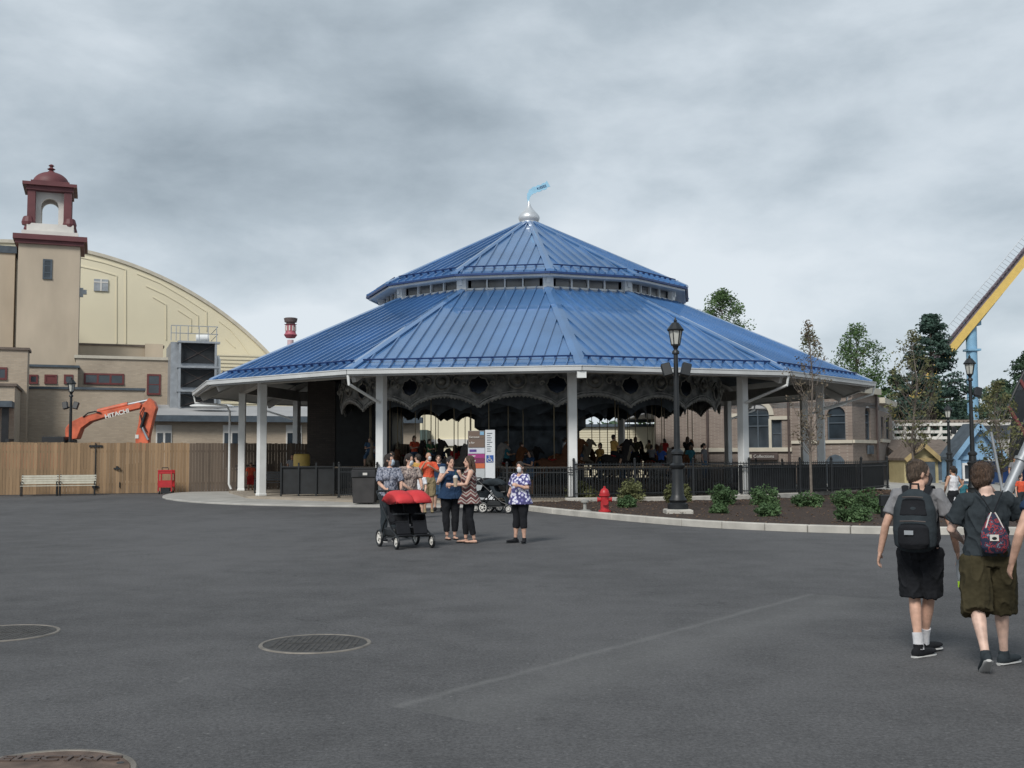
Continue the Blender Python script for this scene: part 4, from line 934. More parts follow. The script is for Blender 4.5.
for dz in (.5, 1.0): q.tube([(a_.x,73.6,zt+dz),(b_.x,73.6,zt+dz),(b_.x,78,zt+dz)], .028, 5)
q.build('railing', M['steel'], cu, world=True, smooth=True)
q = MB(); q.tube([W(196,338,75.5),W(209,338,75.5)], .24, 10); q.tube([W(217,356,74.6),W(218.5,360,74.6),W(218.5,408,74.6)], .14, 8); q.build('pipe', M['white'], cu, world=True, smooth=True)
q = MB(); q.ell(W(212,406,72), (1.4,.6,.16)); ro = q.build('rooftop_duct', M['white'], None, smooth=True); tag(ro, 'low white rounded duct lying on the grey roof under the cooling unit', 'duct')
FRAME = ID
# distant red and white observation tower
kt = thing('observation_tower', 'red and white candy coloured observation tower top above the pavilion roof edge', 'tower', (W(290,340,170).x, 170, 0))
q = MB(); c_ = W(290.5,340,170); q.lathe([(.5,0),(.5,c_.z)], (c_.x,170,0), 16); q.build('shaft', mat('tower_white', (.55,.40,.42), .6), kt, world=True, smooth=True)
z = lambda y: W(290,y,170).z
q = MB(); q.lathe([(.7,z(338)),(1.05,z(335)),(.85,z(333.5)),(.8,z(332)),(.8,z(325)),(1.0,z(324.5))], (c_.x,170,0), 20); q.build('cabin', mat('tower_red', (.36,.09,.12), .5), kt, world=True, smooth=True)
q = MB(); q.lathe([(.7,z(324.4)),(.7,z(322.5)),(.95,z(322.3)),(1.08,z(318.5)),(.9,z(318))], (c_.x,170,0), 20); q.build('crown', mat('tower_brown', (.12,.09,.09), .6), kt, world=True)
q = MB()
for k in range(10): a = k*math.pi/5; q = MB(); q.cbox((c_.x+.83*math.sin(a),170+.83*math.cos(a),z(328.5)), (.2,.08,z(326)-z(331)), -a); q.build('window', M['capwhite'], kt, world=True)
# ================================================================== wooden fence
fence = thing('wooden_fence', 'tall cedar privacy fence running from the left edge to behind the pavilion', 'fence', (-15,50,0))
FA, FB = Vector((-26.5,47.2,0)), Vector((-4.2,54.2,0)); fd = (FB-FA).normalized(); fn = Vector((fd.y,-fd.x,0)); FL = (FB-FA).length
def fY(px):
    r_ = ray(px, 480); n_ = Vector((fd.y,-fd.x,0)); t = FA.dot(n_)/r_.dot(n_); return r_*t      # where a picture column meets the fence
def fence_run(s0, s1, m, name='board_panel'):
    q = MB(); s = s0; w = .14
    while s < s1-.01:
        h = 2.40+rnd.uniform(-.02,.02)-.005*(s); q.box(s+.004, s+w-.004, 0, .02+rnd.uniform(0,.012), .03, h); s += w
    q.box(s0, s1, .035, .09, .4, .5); q.box(s0, s1, .035, .09, 1.9, 2.0)
    o = q.build(name, M[m], fence); ang = math.atan2(fd.y, fd.x); o.rotation_euler = (0,0,ang); o.location = FA-Vector(fence.location); return o
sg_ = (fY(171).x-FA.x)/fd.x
sG0, sG1 = (fY(95).x-FA.x)/fd.x, (fY(117).x-FA.x)/fd.x
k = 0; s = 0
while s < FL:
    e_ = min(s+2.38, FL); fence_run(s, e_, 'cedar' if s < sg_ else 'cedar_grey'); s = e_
def fpt(s, z, off=.04): return FA+fd*s+fn*off+Vector((0,0,z))
q = MB(); q.bar(fpt(sG0,.3), fpt(sG0,2.35), .035, .035); q.bar(fpt(sG0-.28,2.2), fpt(sG0+.3,2.2), .03, .09); q.bar(fpt(sG0-.12,.35), fpt(sG0+.16,.35), .03, .08); q.cbox(fpt(sG0,.35,.07), (.1,.06,.16)); q.build('gate_bolt', M['black'], fence, world=True)
q = MB(); q.cbox(fpt(sG1,1.17,.06), (.30,.06,.07)); q.cbox(fpt(sG1,1.2,.06), (.09,.07,.16)); q.bar(fpt(sG1+.12,.3), fpt(sG1+.12,.55), .03,.03); q.build('latch', M['black'], fence, world=True)
# ================================================================== benches
def make_bench():
    t = thing('park_bench', 'pale slatted park bench with black frame against the wooden fence, left of the pair', 'bench', (0,0,0), 0, 'benches against the wooden fence')
    q = MB()
    for k in range(4): q.box(-.76,.76,-.45+k*.115,-.36+k*.115,.43,.455)
    q.build('seat', M['benchslat'], t)
    q = MB()
    for k in range(4): z = .52+k*.10; y = .03+k*.03; q.box(-.76,.76,y,y+.025,z,z+.085)
    q.build('backrest', M['benchslat'], t)
    for sx in (-.72,.72):
        q = MB(); q.bar((sx,-.42,.02),(sx,-.42,.43), .045,.045,(0,1,0)); q.bar((sx,.03,.02),(sx,.03,.50), .045,.045,(0,1,0)); q.bar((sx,.04,.48),(sx,.16,.93), .045,.04,(0,1,0)); q.bar((sx,-.45,.405),(sx,.05,.405), .045,.045); q.bar((sx,-.45,.02),(sx,.08,.02), .05,.04); q.bar((sx,-.44,.62),(sx,.05,.62), .045,.035); q.bar((sx,-.42,.43),(sx,-.42,.62), .04,.04,(0,1,0)); q.build('leg', M['black'], t)
    return t
ang = math.atan2(fd.y, fd.x)
b1_bench = make_bench(); c_ = fY(42.5)+fn*.95; b1_bench.location = (c_.x, c_.y, 0); b1_bench.rotation_euler = (0,0,ang)
b2 = dup(b1_bench, loc=(c_.x+1.56*math.cos(ang), c_.y+1.56*math.sin(ang), 0), label='pale slatted park bench with black frame against the wooden fence, right of the pair')
# ================================================================== red cart
ct = thing('hand_cart', 'small bright red two shelf utility cart standing by the wooden fence', 'cart', tuple((fY(166.5)+fn*.9).to_2d())+(0,))
q = MB()
for sx in (-.30,.30):
    for sy in (-.2,.2): q.bar((sx,sy,.12),(sx,sy,1.05), .05,.05,(0,1,0))
q.bar((-.32,-.2,1.07),(.32,-.2,1.07),.06,.06); q.bar((-.32,.2,1.07),(.32,.2,1.07),.06,.06); q.build('frame', M['red'], ct)
for z0, z1 in ((.30,.62),(.92,1.08)):
    q = MB(); q.box(-.29,.29,-.19,.19,z0,z0+.04); q.box(-.29,.29,-.215,-.19,z0,z1); q.box(-.29,.29,.19,.215,z0,z1); q.build('tray', M['red'], ct, bevel=.01)
q = MB(); q.tube([(-.14,-.2,1.09),(-.14,-.2,1.2),(.14,-.2,1.2),(.14,-.2,1.09)], .02, 6); q.build('handle', M['black'], ct, smooth=True)
q = MB(); q.box(-.2,.2,-.17,.17,.05,.28); q.build('base_box', M['black'], ct)
for sx in (-.26,.26):
    for sy in (-.18,.18): q = MB(); q.tube([(sx-.02,sy,.075),(sx+.02,sy,.075)], .075, 14); q.build('wheel', M['black'], ct, smooth=True)
# ================================================================== excavator
YE = 57.5
ex = thing('excavator', 'orange excavator with raised folded boom behind the wooden fence', 'excavator', (W(60,440,YE).x, YE, 0))
def E_(x, y, Y=YE): return W(x, y, Y)
def slab(name, pts, y0, y1, m, par, bevel=.03):
    mb = MB(); p = [E_(x,y) for x,y in pts]; mb.prism([(v.x, v.z) for v in p], (0,y1-y0,0), (0,YE+y0,0)); return mb.build(name, m, par, world=True, bevel=bevel)
bm_ = slab('boom', [(67,433),(67.5,428),(72,422.5),(83,417),(100,412.5),(126,407),(140,402.5),(143,405),(141.5,408.5),(131,411),(110,416.5),(92,422),(83,428.5),(79,439),(68,440)], -.28, .28, M['orange'], ex)
ar_ = slab('stick', [(147,401.5),(150,398),(155,402),(157.5,408),(156,413),(153,424),(150,437),(149,452),(137,452),(136.5,437),(139.5,424),(141,411),(144,404)], -.2, .2, M['orange'], ex)
def cyl(name, a, b, r, m, par): q = MB(); q.tube([a, b], r, 10); return q.build(name, m, par, world=True, smooth=True)
cyl('hydraulic_cylinder', E_(98,412.5,YE-.05)+Vector((0,0,.05)), E_(128,404.5,YE-.05), .14, M['orange'], bm_); cyl('piston_rod', E_(126,405,YE-.05), E_(150,400,YE-.05), .07, M['steel'], bm_)
cyl('hydraulic_cylinder', E_(146,412,YE-.3), E_(141,428,YE-.3), .09, M['black'], ar_); cyl('piston_rod', E_(141.5,426,YE-.3), E_(148,440,YE-.3), .06, M['steel'], ar_)
q = MB(); q.tube([E_(83,417,YE-.3),E_(88,413,YE-.34),E_(95,411.5,YE-.34),E_(101,413,YE-.34)], .035, 6); q.tube([E_(144,407,YE-.26),E_(140,414,YE-.3),E_(142,422,YE-.3),E_(147,432,YE-.26)], .03, 6); q.build('hose', M['black'], bm_, world=True, smooth=True)
tA = E_(108,416.3); tB = E_(130,410.4); ux = (tB-tA); ux.y = 0; ux.normalize(); uy = Vector((-ux.z,0,ux.x)); mid = E_(119,413.6); mid.y = YE-.31
text('HITACHI', .30, .02, M['capwhite'], bm_, mid-uy*.02, ux=ux, uy=uy, bold=.012, sx=1.12)
q = MB(); a_ = E_(138.5,437); q.box(a_.x-.1,a_.x+.08,YE-.23,YE-.2,a_.z-.08,a_.z+.12); q.build('decal', M['capwhite'], ar_, world=True)
bx = E_(60,440).x
q = MB(); q.box(bx-2.6,bx+.7,YE-1.3,YE+1.3,1.05,2.35); q.build('engine_house', M['orange'], ex, world=True, bevel=.08)
q = MB(); q.box(bx-.6,bx+.6,YE-.9,YE+.2,2.36,2.78); q.box(bx+.3,bx+.9,YE-.5,YE+.1,2.4,2.62); q.build('exhaust_cover', M['black'], ex, world=True, bevel=.04)
q = MB(); q.box(bx-3.2,bx-3.0,YE+.6,YE+1.2,2.2,2.7); q.build('mirror', M['black'], ex, world=True)
q = MB(); q.box(bx-.4,bx+1.2,YE+.35,YE+1.35,1.05,2.40); q.build('cab', M['glass'], ex, world=True, bevel=.06)
q = MB(); q.box(bx-1.2,bx+.6,YE-.8,YE+.8,.75,1.04); q.build('turntable', M['black'], ex, world=True)
for sy in (-1.1,1.1):
    q = MB(); q.prism([(-2,.35),(-1.8,.1),(-1.5,.0),(1.2,.0),(1.5,.1),(1.7,.35),(1.5,.65),(1.2,.74),(-1.5,.74),(-1.8,.65)], (0,.5,0), (bx-.3,YE+sy-.25,0)); q.build('track', M['black'], ex, world=True)
q = MB(); bk = E_(143,455); q.prism([(0,0),(.9,.1),(1.0,-.5),(.6,-.9),(-.1,-.8)], (0,.9,0), (bk.x-.8,YE-.45,1.3)); q.build('bucket', M['black'], ex, world=True)
# ================================================================== iron fence
ifn = thing('iron_fence', 'black iron picket fence round the pavilion edge on the low concrete wall', 'fence', (CX,CY,SL))
FP = [pc(13.62, i)-Vector((0,0,0)) for i in (-1,0,1)]
line = [pc(13.45,-1), pc(13.45,0), pc(13.45,1), pc(13.9,1.35), pa(15.0, R(60)), pa(15.7, R(72)), pa(16.0, R(82))]
posts = []
def picket_panel(a, b, z0, par, h=1.16):
    d = (b-a); L = d.length; d.normalize(); q = MB(); n_ = max(2, int(L/.115))
    for zz_ in (z0+.12, z0+h-.20, z0+h-.04): q.bar(a+Vector((0,0,zz_)), b+Vector((0,0,zz_)), .035, .035)
    for k in range(1, n_):
        p = a+d*(L*k/n_); q.bar(p+Vector((0,0,z0+.06)), p+Vector((0,0,z0+h+.02)), .018, .018, (0,1,0))
    return q.build('picket_panel', M['black'], par, world=True, fix=False)
def post(p, z0, par, h=1.24):
    q = MB(); q.cbox((p.x,p.y,z0+h/2), (.075,.075,h)); q.cbox((p.x,p.y,z0+h+.01), (.10,.10,.03)); q.ell((p.x,p.y,z0+h+.055), (.045,.045,.05)); q.cbox((p.x,p.y,z0+.02), (.13,.13,.03)); q.build('post', M['black'], par, world=True)
for a, b in zip(line, line[1:]):
    n_ = max(1, round((b-a).length/2.2))
    for k in range(n_):
        p, r_ = a.lerp(b, k/n_), a.lerp(b, (k+1)/n_); z0 = .40 if a.x > 2 else SL
        zz0 = .26 if (a.x > 1 ) else SL
        picket_panel(p, r_, zz0, ifn); post(p, zz0, ifn)
post(line[-1], .26, ifn)
# a second, inner queue rail with timber top and balusters
qr = thing('queue_railing', 'dark queue railing with wooden top rail inside the pavilion in front of the carousel', 'railing', (CX,CY,SL))
for i in range(-2, 3):
    a, b = pc(10.9,i-.1), pc(10.9,i+.9); q = MB(); q.bar(a+Vector((0,0,SL+1.10)), b+Vector((0,0,SL+1.10)), .12, .06); q.build('top_rail', mat('worn_timber_rail', (.22,.17,.12), .7), qr, world=True)
    q = MB(); L = (b-a).length; n_ = int(L/.085)
    for k in range(n_): p = a.lerp(b, k/n_); q.bar(p+Vector((0,0,SL+.05)), p+Vector((0,0,SL+1.07)), .03, .03, (0,1,0))
    q.bar(a+Vector((0,0,SL+.12)), b+Vector((0,0,SL+.12)), .04, .04); q.build('baluster_panel', M['black'], qr, world=True, fix=False)
ls_ = [pc(13.25,.95), pc(13.75,1.35), pa(14.8, R(60)), pa(15.5, R(72)), pa(15.8, R(81))]
for a, b in zip(ls_, ls_[1:]):
    n_ = max(1, round((b-a).length/2.2))
    for k in range(n_):
        p, r_ = a.lerp(b, k/n_+.01), a.lerp(b, (k+1)/n_-.01); q = MB(); q.bar(p+Vector((0,0,.80)), r_+Vector((0,0,.80)), .02, 1.04); q.build('privacy_screen', M['blackp'], ifn, world=True)
bk_ = thing('iron_fence', 'black iron fence along the far side of the pavilion floor behind the carousel', 'fence', (CX,CY+13,SL))
for i in range(3, 9):
    a, b = pc(13.45,i), pc(13.45,i+1)
    for k in range(3): picket_panel(a.lerp(b,k/3), a.lerp(b,(k+1)/3), SL, bk_); post(a.lerp(b,k/3), SL, bk_)
# left barrier: dark mesh panels
lb = thing('barrier_panel', 'dark mesh barrier panels on the pavilion floor left of the trash bin', 'barrier', (P(304,480,43).x,43,SL))
q = MB(); a_, b_ = P(283,480,42.5).x, P(333,480,42).x; q.box(a_, b_, 42.2, 42.24, SL+.08, SL+1.12); q.build('mesh_screen', M['blackp'], lb, world=True)
q = MB()
for k in range(4): x_ = lerp(a_, b_, k/3); q.bar((x_,42.15,SL),(x_,42.15,SL+1.3), .06,.06,(0,1,0))
q.bar((a_,42.15,SL+1.14),(b_,42.15,SL+1.14), .05,.05); q.build('frame', M['black'], lb, world=True)
lp = thing('iron_fence', 'short black iron picket fence section just left of the trash bin', 'fence', (P(346,480,40).x,40,SL))
a, b = P(339,480,40.5), P(356,480,39.5); a.z = b.z = 0; b = Vector((b.x+1.0,b.y-.3,0)); picket_panel(a, b, SL, lp); post(a, SL, lp); post(b, SL, lp)
# ================================================================== brick shop at the right
sh = thing('brick_shop', 'grey brown brick building with arched windows and stone bands behind the pavilion', 'building', (W(800,460,64).x,66,0))
def zz2(y, Y): return W(800,y,Y).z
pl = [(W(655,450,66), 66), (W(792,450,63), 63), (W(853,450,61), 61), (W(877,450,64.5), 64.5), (W(880.5,450,67), 67), (W(893,450,74), 74)]
PT = [Vector((p.x, Y, 0)) for p, Y in pl]
ztops = [zz2(383,63), zz2(386,61), zz2(387,61), zz2(397,66), zz2(397,66)]
def wallseg(a, b, z1, th=.4, openings=()):
    """wall with real openings: (u0,u1,z0,z1,arch) in metres along the wall; returns frames"""
    L = (b-a).length; d = (b-a).normalized(); nrm = Vector((d.y,-d.x,0)); q = MB(); op = sorted(openings)
    us = [0]
    def seg(u0, u1, z0_, z1_):
        if u1-u0 < .01 or z1_-z0_ < .01: return
        p = a+d*u0; r_ = a+d*u1; 
        q.prism([(0,z0_),(u1-u0,z0_),(u1-u0,z1_),(0,z1_)], -nrm*th, p, d, (0,0,1))
    u = 0
    for (u0,u1,z0_,z1_,ar) in op:
        seg(u, u0, 0, z1); seg(u0, u1, 0, z0_)
        if ar:
            r_ = (u1-u0)/2; zs_ = z1_-r_; n_ = 12
            poly = [(0,z1),(0,zs_)]+[(r_-r_*math.cos(math.pi*k/n_), zs_+r_*math.sin(math.pi*k/n_)) for k in range(1,n_)]+[(2*r_,zs_),(2*r_,z1)]
            q.prism(poly, -nrm*th, a+d*u0, d, (0,0,1))
        else: seg(u0, u1, z1_, z1)
        u = u1
    seg(u, L, 0, z1)
    q.build('wall', M['greybrick'], sh, world=True)
    for (u0,u1,z0_,z1_,ar) in op:
        p = a+d*u0-nrm*.16; w_ = u1-u0; r_ = w_/2; g_ = MB()
        if ar: poly = [(0,z0_),(w_,z0_),(w_,z1_-r_)]+[(r_+r_*math.cos(math.pi*k/12), z1_-r_+r_*math.sin(math.pi*k/12)) for k in range(1,12)]+[(0,z1_-r_)]
        else: poly = [(0,z0_),(w_,z0_),(w_,z1_),(0,z1_)]
        g_.prism(poly, -nrm*.05, p, d, (0,0,1)); wo = g_.build('window', M['glass'], sh, world=True)
        f = MB(); nv = max(1, round(w_/.8)); 
        for k in range(nv+1): x = .04+(w_-.08)*k/nv; hh = z1_-(r_-math.sqrt(max(0,r_*r_-(x-r_)**2)) if ar else 0); f.bar(p+d*x+nrm*.03+Vector((0,0,z0_)), p+d*x+nrm*.03+Vector((0,0,hh)), .06,.07,nrm)
        for z_ in (z0_+.04, (z0_+z1_)/2, z1_-r_ if ar else z1_-.04): f.bar(p+nrm*.032+Vector((0,0,z_)), p+d*w_+nrm*.032+Vector((0,0,z_)), .06,.06)
        f.build('window_frame', M['slate'], wo, world=True)
    return d, nrm
def U(px, a, b):                                                    # distance along a wall to a picture column
    r_ = ray(px, 440); d = (b-a); t = (a.x*r_.y-a.y*r_.x)/(d.y*r_.x-d.x*r_.y); return t*d.length
a, b = PT[0], PT[1]
d1, n1 = wallseg(a, b, ztops[0], openings=[(U(746.5,a,b),U(769.5,a,b),zz2(448,64),zz2(404,64),True),(U(771.5,a,b),U(782,a,b),zz2(448,64),zz2(419,64),False)])
def band(a, b, z0_, z1_, out, m='stone', u0=None, u1=None, name='stone_band'):
    d = (b-a).normalized(); nrm = Vector((d.y,-d.x,0)); L = (b-a).length; u0 = 0 if u0 is None else u0; u1 = L if u1 is None else u1
    q = MB(); q.bar(a+d*u0+nrm*(out/2-.0)+Vector((0,0,(z0_+z1_)/2)), a+d*u1+nrm*(out/2)+Vector((0,0,(z0_+z1_)/2)), out, z1_-z0_); return q.build(name, M[m], sh, world=True)
# arch surround
r_ = (U(769.5,a,b)-U(746.5,a,b))/2; cz = zz2(404,64)-r_; cu_ = (U(769.5,a,b)+U(746.5,a,b))/2; q = MB(); n_ = 16
inn = [(cu_-r_*math.cos(math.pi*k/n_), cz+r_*math.sin(math.pi*k/n_)) for k in range(n_+1)]; out_ = [(cu_-(r_+.28)*math.cos(math.pi*k/n_), cz+(r_+.28)*math.sin(math.pi*k/n_)) for k in range(n_+1)]
q.prism(out_+inn[::-1], n1*.08, a, d1, (0,0,1)); q.build('arch_surround', M['stone'], sh, world=True)
band(a, b, zz2(420,64), zz2(416.5,64), .09, u0=U(770,a,b), u1=U(790.5,a,b)); band(a, b, cz-.1, cz+.12, .09, u0=U(726,a,b), u1=U(740,a,b))
q = MB(); q.bar(a+d1*U(770.5,a,b)+n1*.05+Vector((0,0,zz2(448,64))), a+d1*U(770.5,a,b)+n1*.05+Vector((0,0,zz2(419,64))), .16,.1,n1); q.build('mullion', M['stone'], sh, world=True)
band(a, b, zz2(451.5,64), zz2(447.5,64), .14)
sgn = band(a, b, zz2(459.5,64), zz2(452.6,64), .22, 'browniron', U(744,a,b), U(778,a,b), 'sign_board')
text('Collections', .26, .02, M['capwhite'], sgn, a+d1*U(764,a,b)+n1*.24+Vector((0,0,zz2(456.2,64))), ux=d1, uy=(0,0,1), sx=1.0)
q = MB(); q.cbox(a+d1*U(750.5,a,b)+n1*.24+Vector((0,0,zz2(456.2,64))), (.22,.03,.22), 0); q.build('sign_emblem', M['stone'], sgn, world=True)

a, b = PT[1], PT[2]; z1_ = ztops[1]
wallseg(a, b, z1_, openings=[(U(827.5,a,b),U(846,a,b),zz2(440,62),zz2(406.5,62),True), (U(824,a,b),U(845,a,b),.1,zz2(456,62),True)][:1])
band(a, b, zz2(443.5,62), zz2(440.4,62), .12); band(a, b, z1_-.35, z1_+.002, .35, name='cornice'); band(a,b,z1_-.5,z1_-.36,.2,name='cornice')
a, b = PT[2], PT[3]
wallseg(a, b, z1_, openings=[(U(865.5,a,b),U(871,a,b),zz2(440,63),zz2(406,63),True)])
band(a, b, zz2(443.5,63), zz2(440.4,63), .12); band(a, b, z1_-.35, z1_+.003, .35, name='cornice')
a, b = PT[3], PT[4]; wallseg(a, b, ztops[3])
a, b = PT[4], PT[5]; wallseg(a, b, ztops[3], openings=[(U(881.5,a,b),U(883.8,a,b),zz2(439,70),zz2(418,70),False),(U(886.5,a,b),U(889.5,a,b),zz2(439,70),zz2(418,70),False)])
band(a, b, zz2(443,70), zz2(440,70), .12); band(a, b, ztops[3]-.35, ztops[3]+.002, .35, name='cornice')
q = MB(); q.bar(Vector((PT[5].x,74,0)), Vector((PT[5].x,74,zz2(443,72))), .8,.8,(0,1,0)); q.build('buttress', M['stone'], sh, world=True)
q = MB(); q.prism([(p.x,p.y) for p in PT]+[(PT[5].x,90),(PT[0].x,90)], (0,0,.3), (0,0,ztops[3]-.8), (1,0,0), (0,1,0)); q.build('roof', M['roofgrey'], sh, world=True)
for px_, a, b in ((792,PT[0],PT[1]),(875.5,PT[2],PT[3]),(708,PT[0],PT[1])):
    d = (b-a).normalized(); nrm = Vector((d.y,-d.x,0)); p = a+d*min(U(px_,a,b),(b-a).length-.15)+nrm*.12; q = MB(); q.tube([p, p+Vector((0,0,5.4))], .07, 6); q.build('downpipe', M['browniron'], sh, world=True, smooth=True)
d = (PT[2]-PT[1]).normalized(); nrm = Vector((d.y,-d.x,0))
q = MB(); a, b = PT[2], PT[3]; d = (b-a).normalized(); nrm = Vector((d.y,-d.x,0)); q.cbox(a+d*(b-a).length*.65+nrm*.1+Vector((0,0,zz2(450,63))), (.9,.12,.5), math.atan2(d.y,d.x)); q.build('wall_plaque', M['slate'], sh, world=True)
q = MB(); c_ = W(836,462,61.2); q.prism([(-.5,0),(.5,0),(.5,1.3),(.3,1.55),(0,1.65),(-.3,1.55),(-.5,1.3)], (0,.2,0), (c_.x,61.25,0.03)); q.build('door', M['slate'], sh, world=True)
# buildings seen through the pavilion
sd_ = thing('sided_building', 'long cream horizontal siding building glimpsed behind the carousel riders', 'building', (3,82,0))
q = MB(); a_, b_ = W(560,427,82), W(676,427,82); q.box(a_.x,b_.x,82,92,0,a_.z)
for k in range(22): z_ = .2+.19*k; q.box(a_.x,b_.x,81.95,82,z_,z_+.155) if z_+.155 < a_.z else None
q.build('wall', M['cream'], sd_, world=True); q = MB(); q.box(a_.x-.3,b_.x+.3,81.7,92.3,a_.z+.002,a_.z+.2); q.build('roof', M['slate'], sd_, world=True)
yb = thing('hall_building', 'pale yellow hall with white band glimpsed left of the carousel centre', 'building', (-5,95,0))
q = MB(); a_, b_ = W(372,390,90), W(500,390,90); q.box(a_.x,b_.x,90,104,0,a_.z); q.build('wall', M['cream'], yb, world=True)
q = MB(); q.box(a_.x,b_.x,89.8,89.99,W(400,446,90).z,W(400,439.5,90).z); q.build('white_band', M['capwhite'], yb, world=True)
q = MB(); a2, b2_ = W(392,430,86), W(427,430,86); q.box(a2.x,b2_.x,86,89.7,0,a2.z); tag(q.build('green_shed', mat('dark_green_shed', (.07,.10,.09), .8)), 'low dark green shed seen through the carousel poles', 'shed')
# yellow and blue play houses at the right
def gable(name, label, x0, x1, xr, yb_, ye, yr, Y, depth, wall, trim, roof):
    t = thing(name, label, 'house', ((W(x0,460,Y).x+W(x1,460,Y).x)/2, Y+depth/2, 0)); a, b, r_ = W(x0,ye,Y), W(x1,ye,Y), W(xr,yr,Y)
    q = MB(); q.prism([(a.x,0),(b.x,0),(b.x,a.z),(r_.x,r_.z),(a.x,a.z)], (0,depth,0), (0,Y,0)); q.build('wall', M[wall], t, world=True)
    q = MB()
    for e in (a, b):
        o_ = (e-r_); o_.y = 0; o2 = r_+o_*1.06; q.add([(r_.x,Y-.35,r_.z+.02),(o2.x,Y-.35,o2.z+.02),(o2.x,Y+depth+.3,o2.z+.02),(r_.x,Y+depth+.3,r_.z+.02),(r_.x,Y-.35,r_.z+.16),(o2.x,Y-.35,o2.z+.16),(o2.x,Y+depth+.3,o2.z+.16),(r_.x,Y+depth+.3,r_.z+.16)], [(0,1,2,3),(7,6,5,4),(0,4,5,1),(1,5,6,2),(2,6,7,3),(3,7,4,0)])
    q.build('roof', M[roof], t, world=True)
    q = MB()
    for e in (a, b): o_ = (e-r_); o_.y = 0; q.bar(r_+Vector((0,-.42,.02)), r_+o_*1.06+Vector((0,-.42,.02)), .08,.24)
    q.bar(Vector((a.x,Y-.06,a.z)), Vector((b.x,Y-.06,a.z)), .1,.2); q.build('barge_board', M[trim], t, world=True); return t
yh = gable('yellow_house', 'small yellow gabled booth behind the iron fence end', 904, 938, 921, 480, 460, 445, 62, 2.5, 'houseyellow', 'tanyellow', 'brownroof')
window(yh, 908,463,919,475, 61.9, 1, 'tanyellow')
q = MB(); a_, b_ = W(921,462,61.8), W(936,482,61.8); q.box(a_.x,b_.x,61.86,61.99,0,a_.z); q.build('doorway', M['slate'], yh, world=True)
for k in range(0): q = MB(); a_ = W(904+k*0,470,61.6); q.box(W(902,470,61.6).x, W(920,470,61.6).x, 61.55, 61.6, .2+.25*k, .32+.25*k) ; q.build('siding_board', M['houseyellow'], yh, world=True)
bh = gable('blue_house', 'light blue gabled booth with dark slate side roof behind the lamp post', 953, 1003, 977, 480, 458, 426, 60, 1.6, 'paleblue', 'paleblue', 'slate')
window(bh, 962,463,974,481, 59.9, 1, 'white')
q = MB(); a_ = W(955,460,59.5); q.box(a_.x,a_.x+.28,59.4,59.7,0,a_.z); q.build('corner_post', M['paleblue'], bh, world=True)
lr2 = thing('long_roofed_hall', 'low hall with brown shingle roof between the yellow and blue booths', 'building', (W(940,450,68).x,68,0))
q = MB(); a_, b_ = W(905,459,68), W(962,459,68); q.box(a_.x,b_.x,68,74,0,a_.z); q.build('wall', M['slate'], lr2, world=True)
q = MB(); zt = W(940,441,72).z; q.add([(a_.x-.3,67.6,a_.z),(b_.x+.3,67.6,a_.z),(b_.x+.3,72,zt),(a_.x-.3,72,zt),(a_.x-.3,67.6,a_.z+.1),(b_.x+.3,67.6,a_.z+.1),(b_.x+.3,72,zt+.1),(a_.x-.3,72,zt+.1)], [(0,3,2,1),(4,5,6,7),(0,1,5,4),(1,2,6,5),(2,3,7,6),(3,0,4,7)]); q.build('roof', M['brownroof'], lr2, world=True)
bw2 = block('blue_booth', 'dark blue flat topped booth with white coping at the right edge', 'building', 1002, 1080, 459, 58, 5, 'blue_dark', 'white', .12)
ww2 = block('white_house', 'cream building with a dark roof past the right frame edge', 'building', 1008, 1100, 425, 70, 5, 'capwhite', 'slate', .8)
# ================================================================== white wooden coaster structure
wc = thing('wooden_coaster', 'white timber coaster trestle low behind the booths at the right', 'roller coaster', (W(950,440,76).x,76,0))
q = MB(); r2 = random.Random(3)
for row in range(3):
    Y = 75+row*1.3
    for k in range(15):
        x = W(893+k*12,440,Y).x; q.bar((x,Y,0),(x,Y,W(900,421+((k*5+row*3)%4)*2.,Y).z), .16,.16,(0,1,0))
    for yy in (424.5, 432, 438, 446): z_ = W(900,yy,Y).z; q.bar((W(893,440,Y).x,Y-.1,z_),(W(1072,440,Y).x,Y-.1,z_), .12,.20)
    for k in range(14):
        if (k+row) % 2: x = W(893+k*12,440,Y).x; x2_ = W(905+k*12,440,Y).x; q.bar((x,Y-.15,W(900,446,Y).z),(x2_,Y-.15,W(900,432,Y).z), .10,.12)
q.build('trestle', M['capwhite'], wc, world=True)
q = MB()
for k in range(40): x = W(893+k*4.5,440,76).x; q.box(x-.1,x+.1,75,78,W(900,423,76).z,W(900,423,76).z+.12)
for Y in (75.9,77.2): q.bar((W(893,440,76).x,Y,W(900,421.5,76).z),(W(1072,440,76).x,Y,W(900,421.5,76).z), .14,.2)
q.build('track', mat('weathered_track_timber', (.22,.18,.15), .8), wc, world=True)
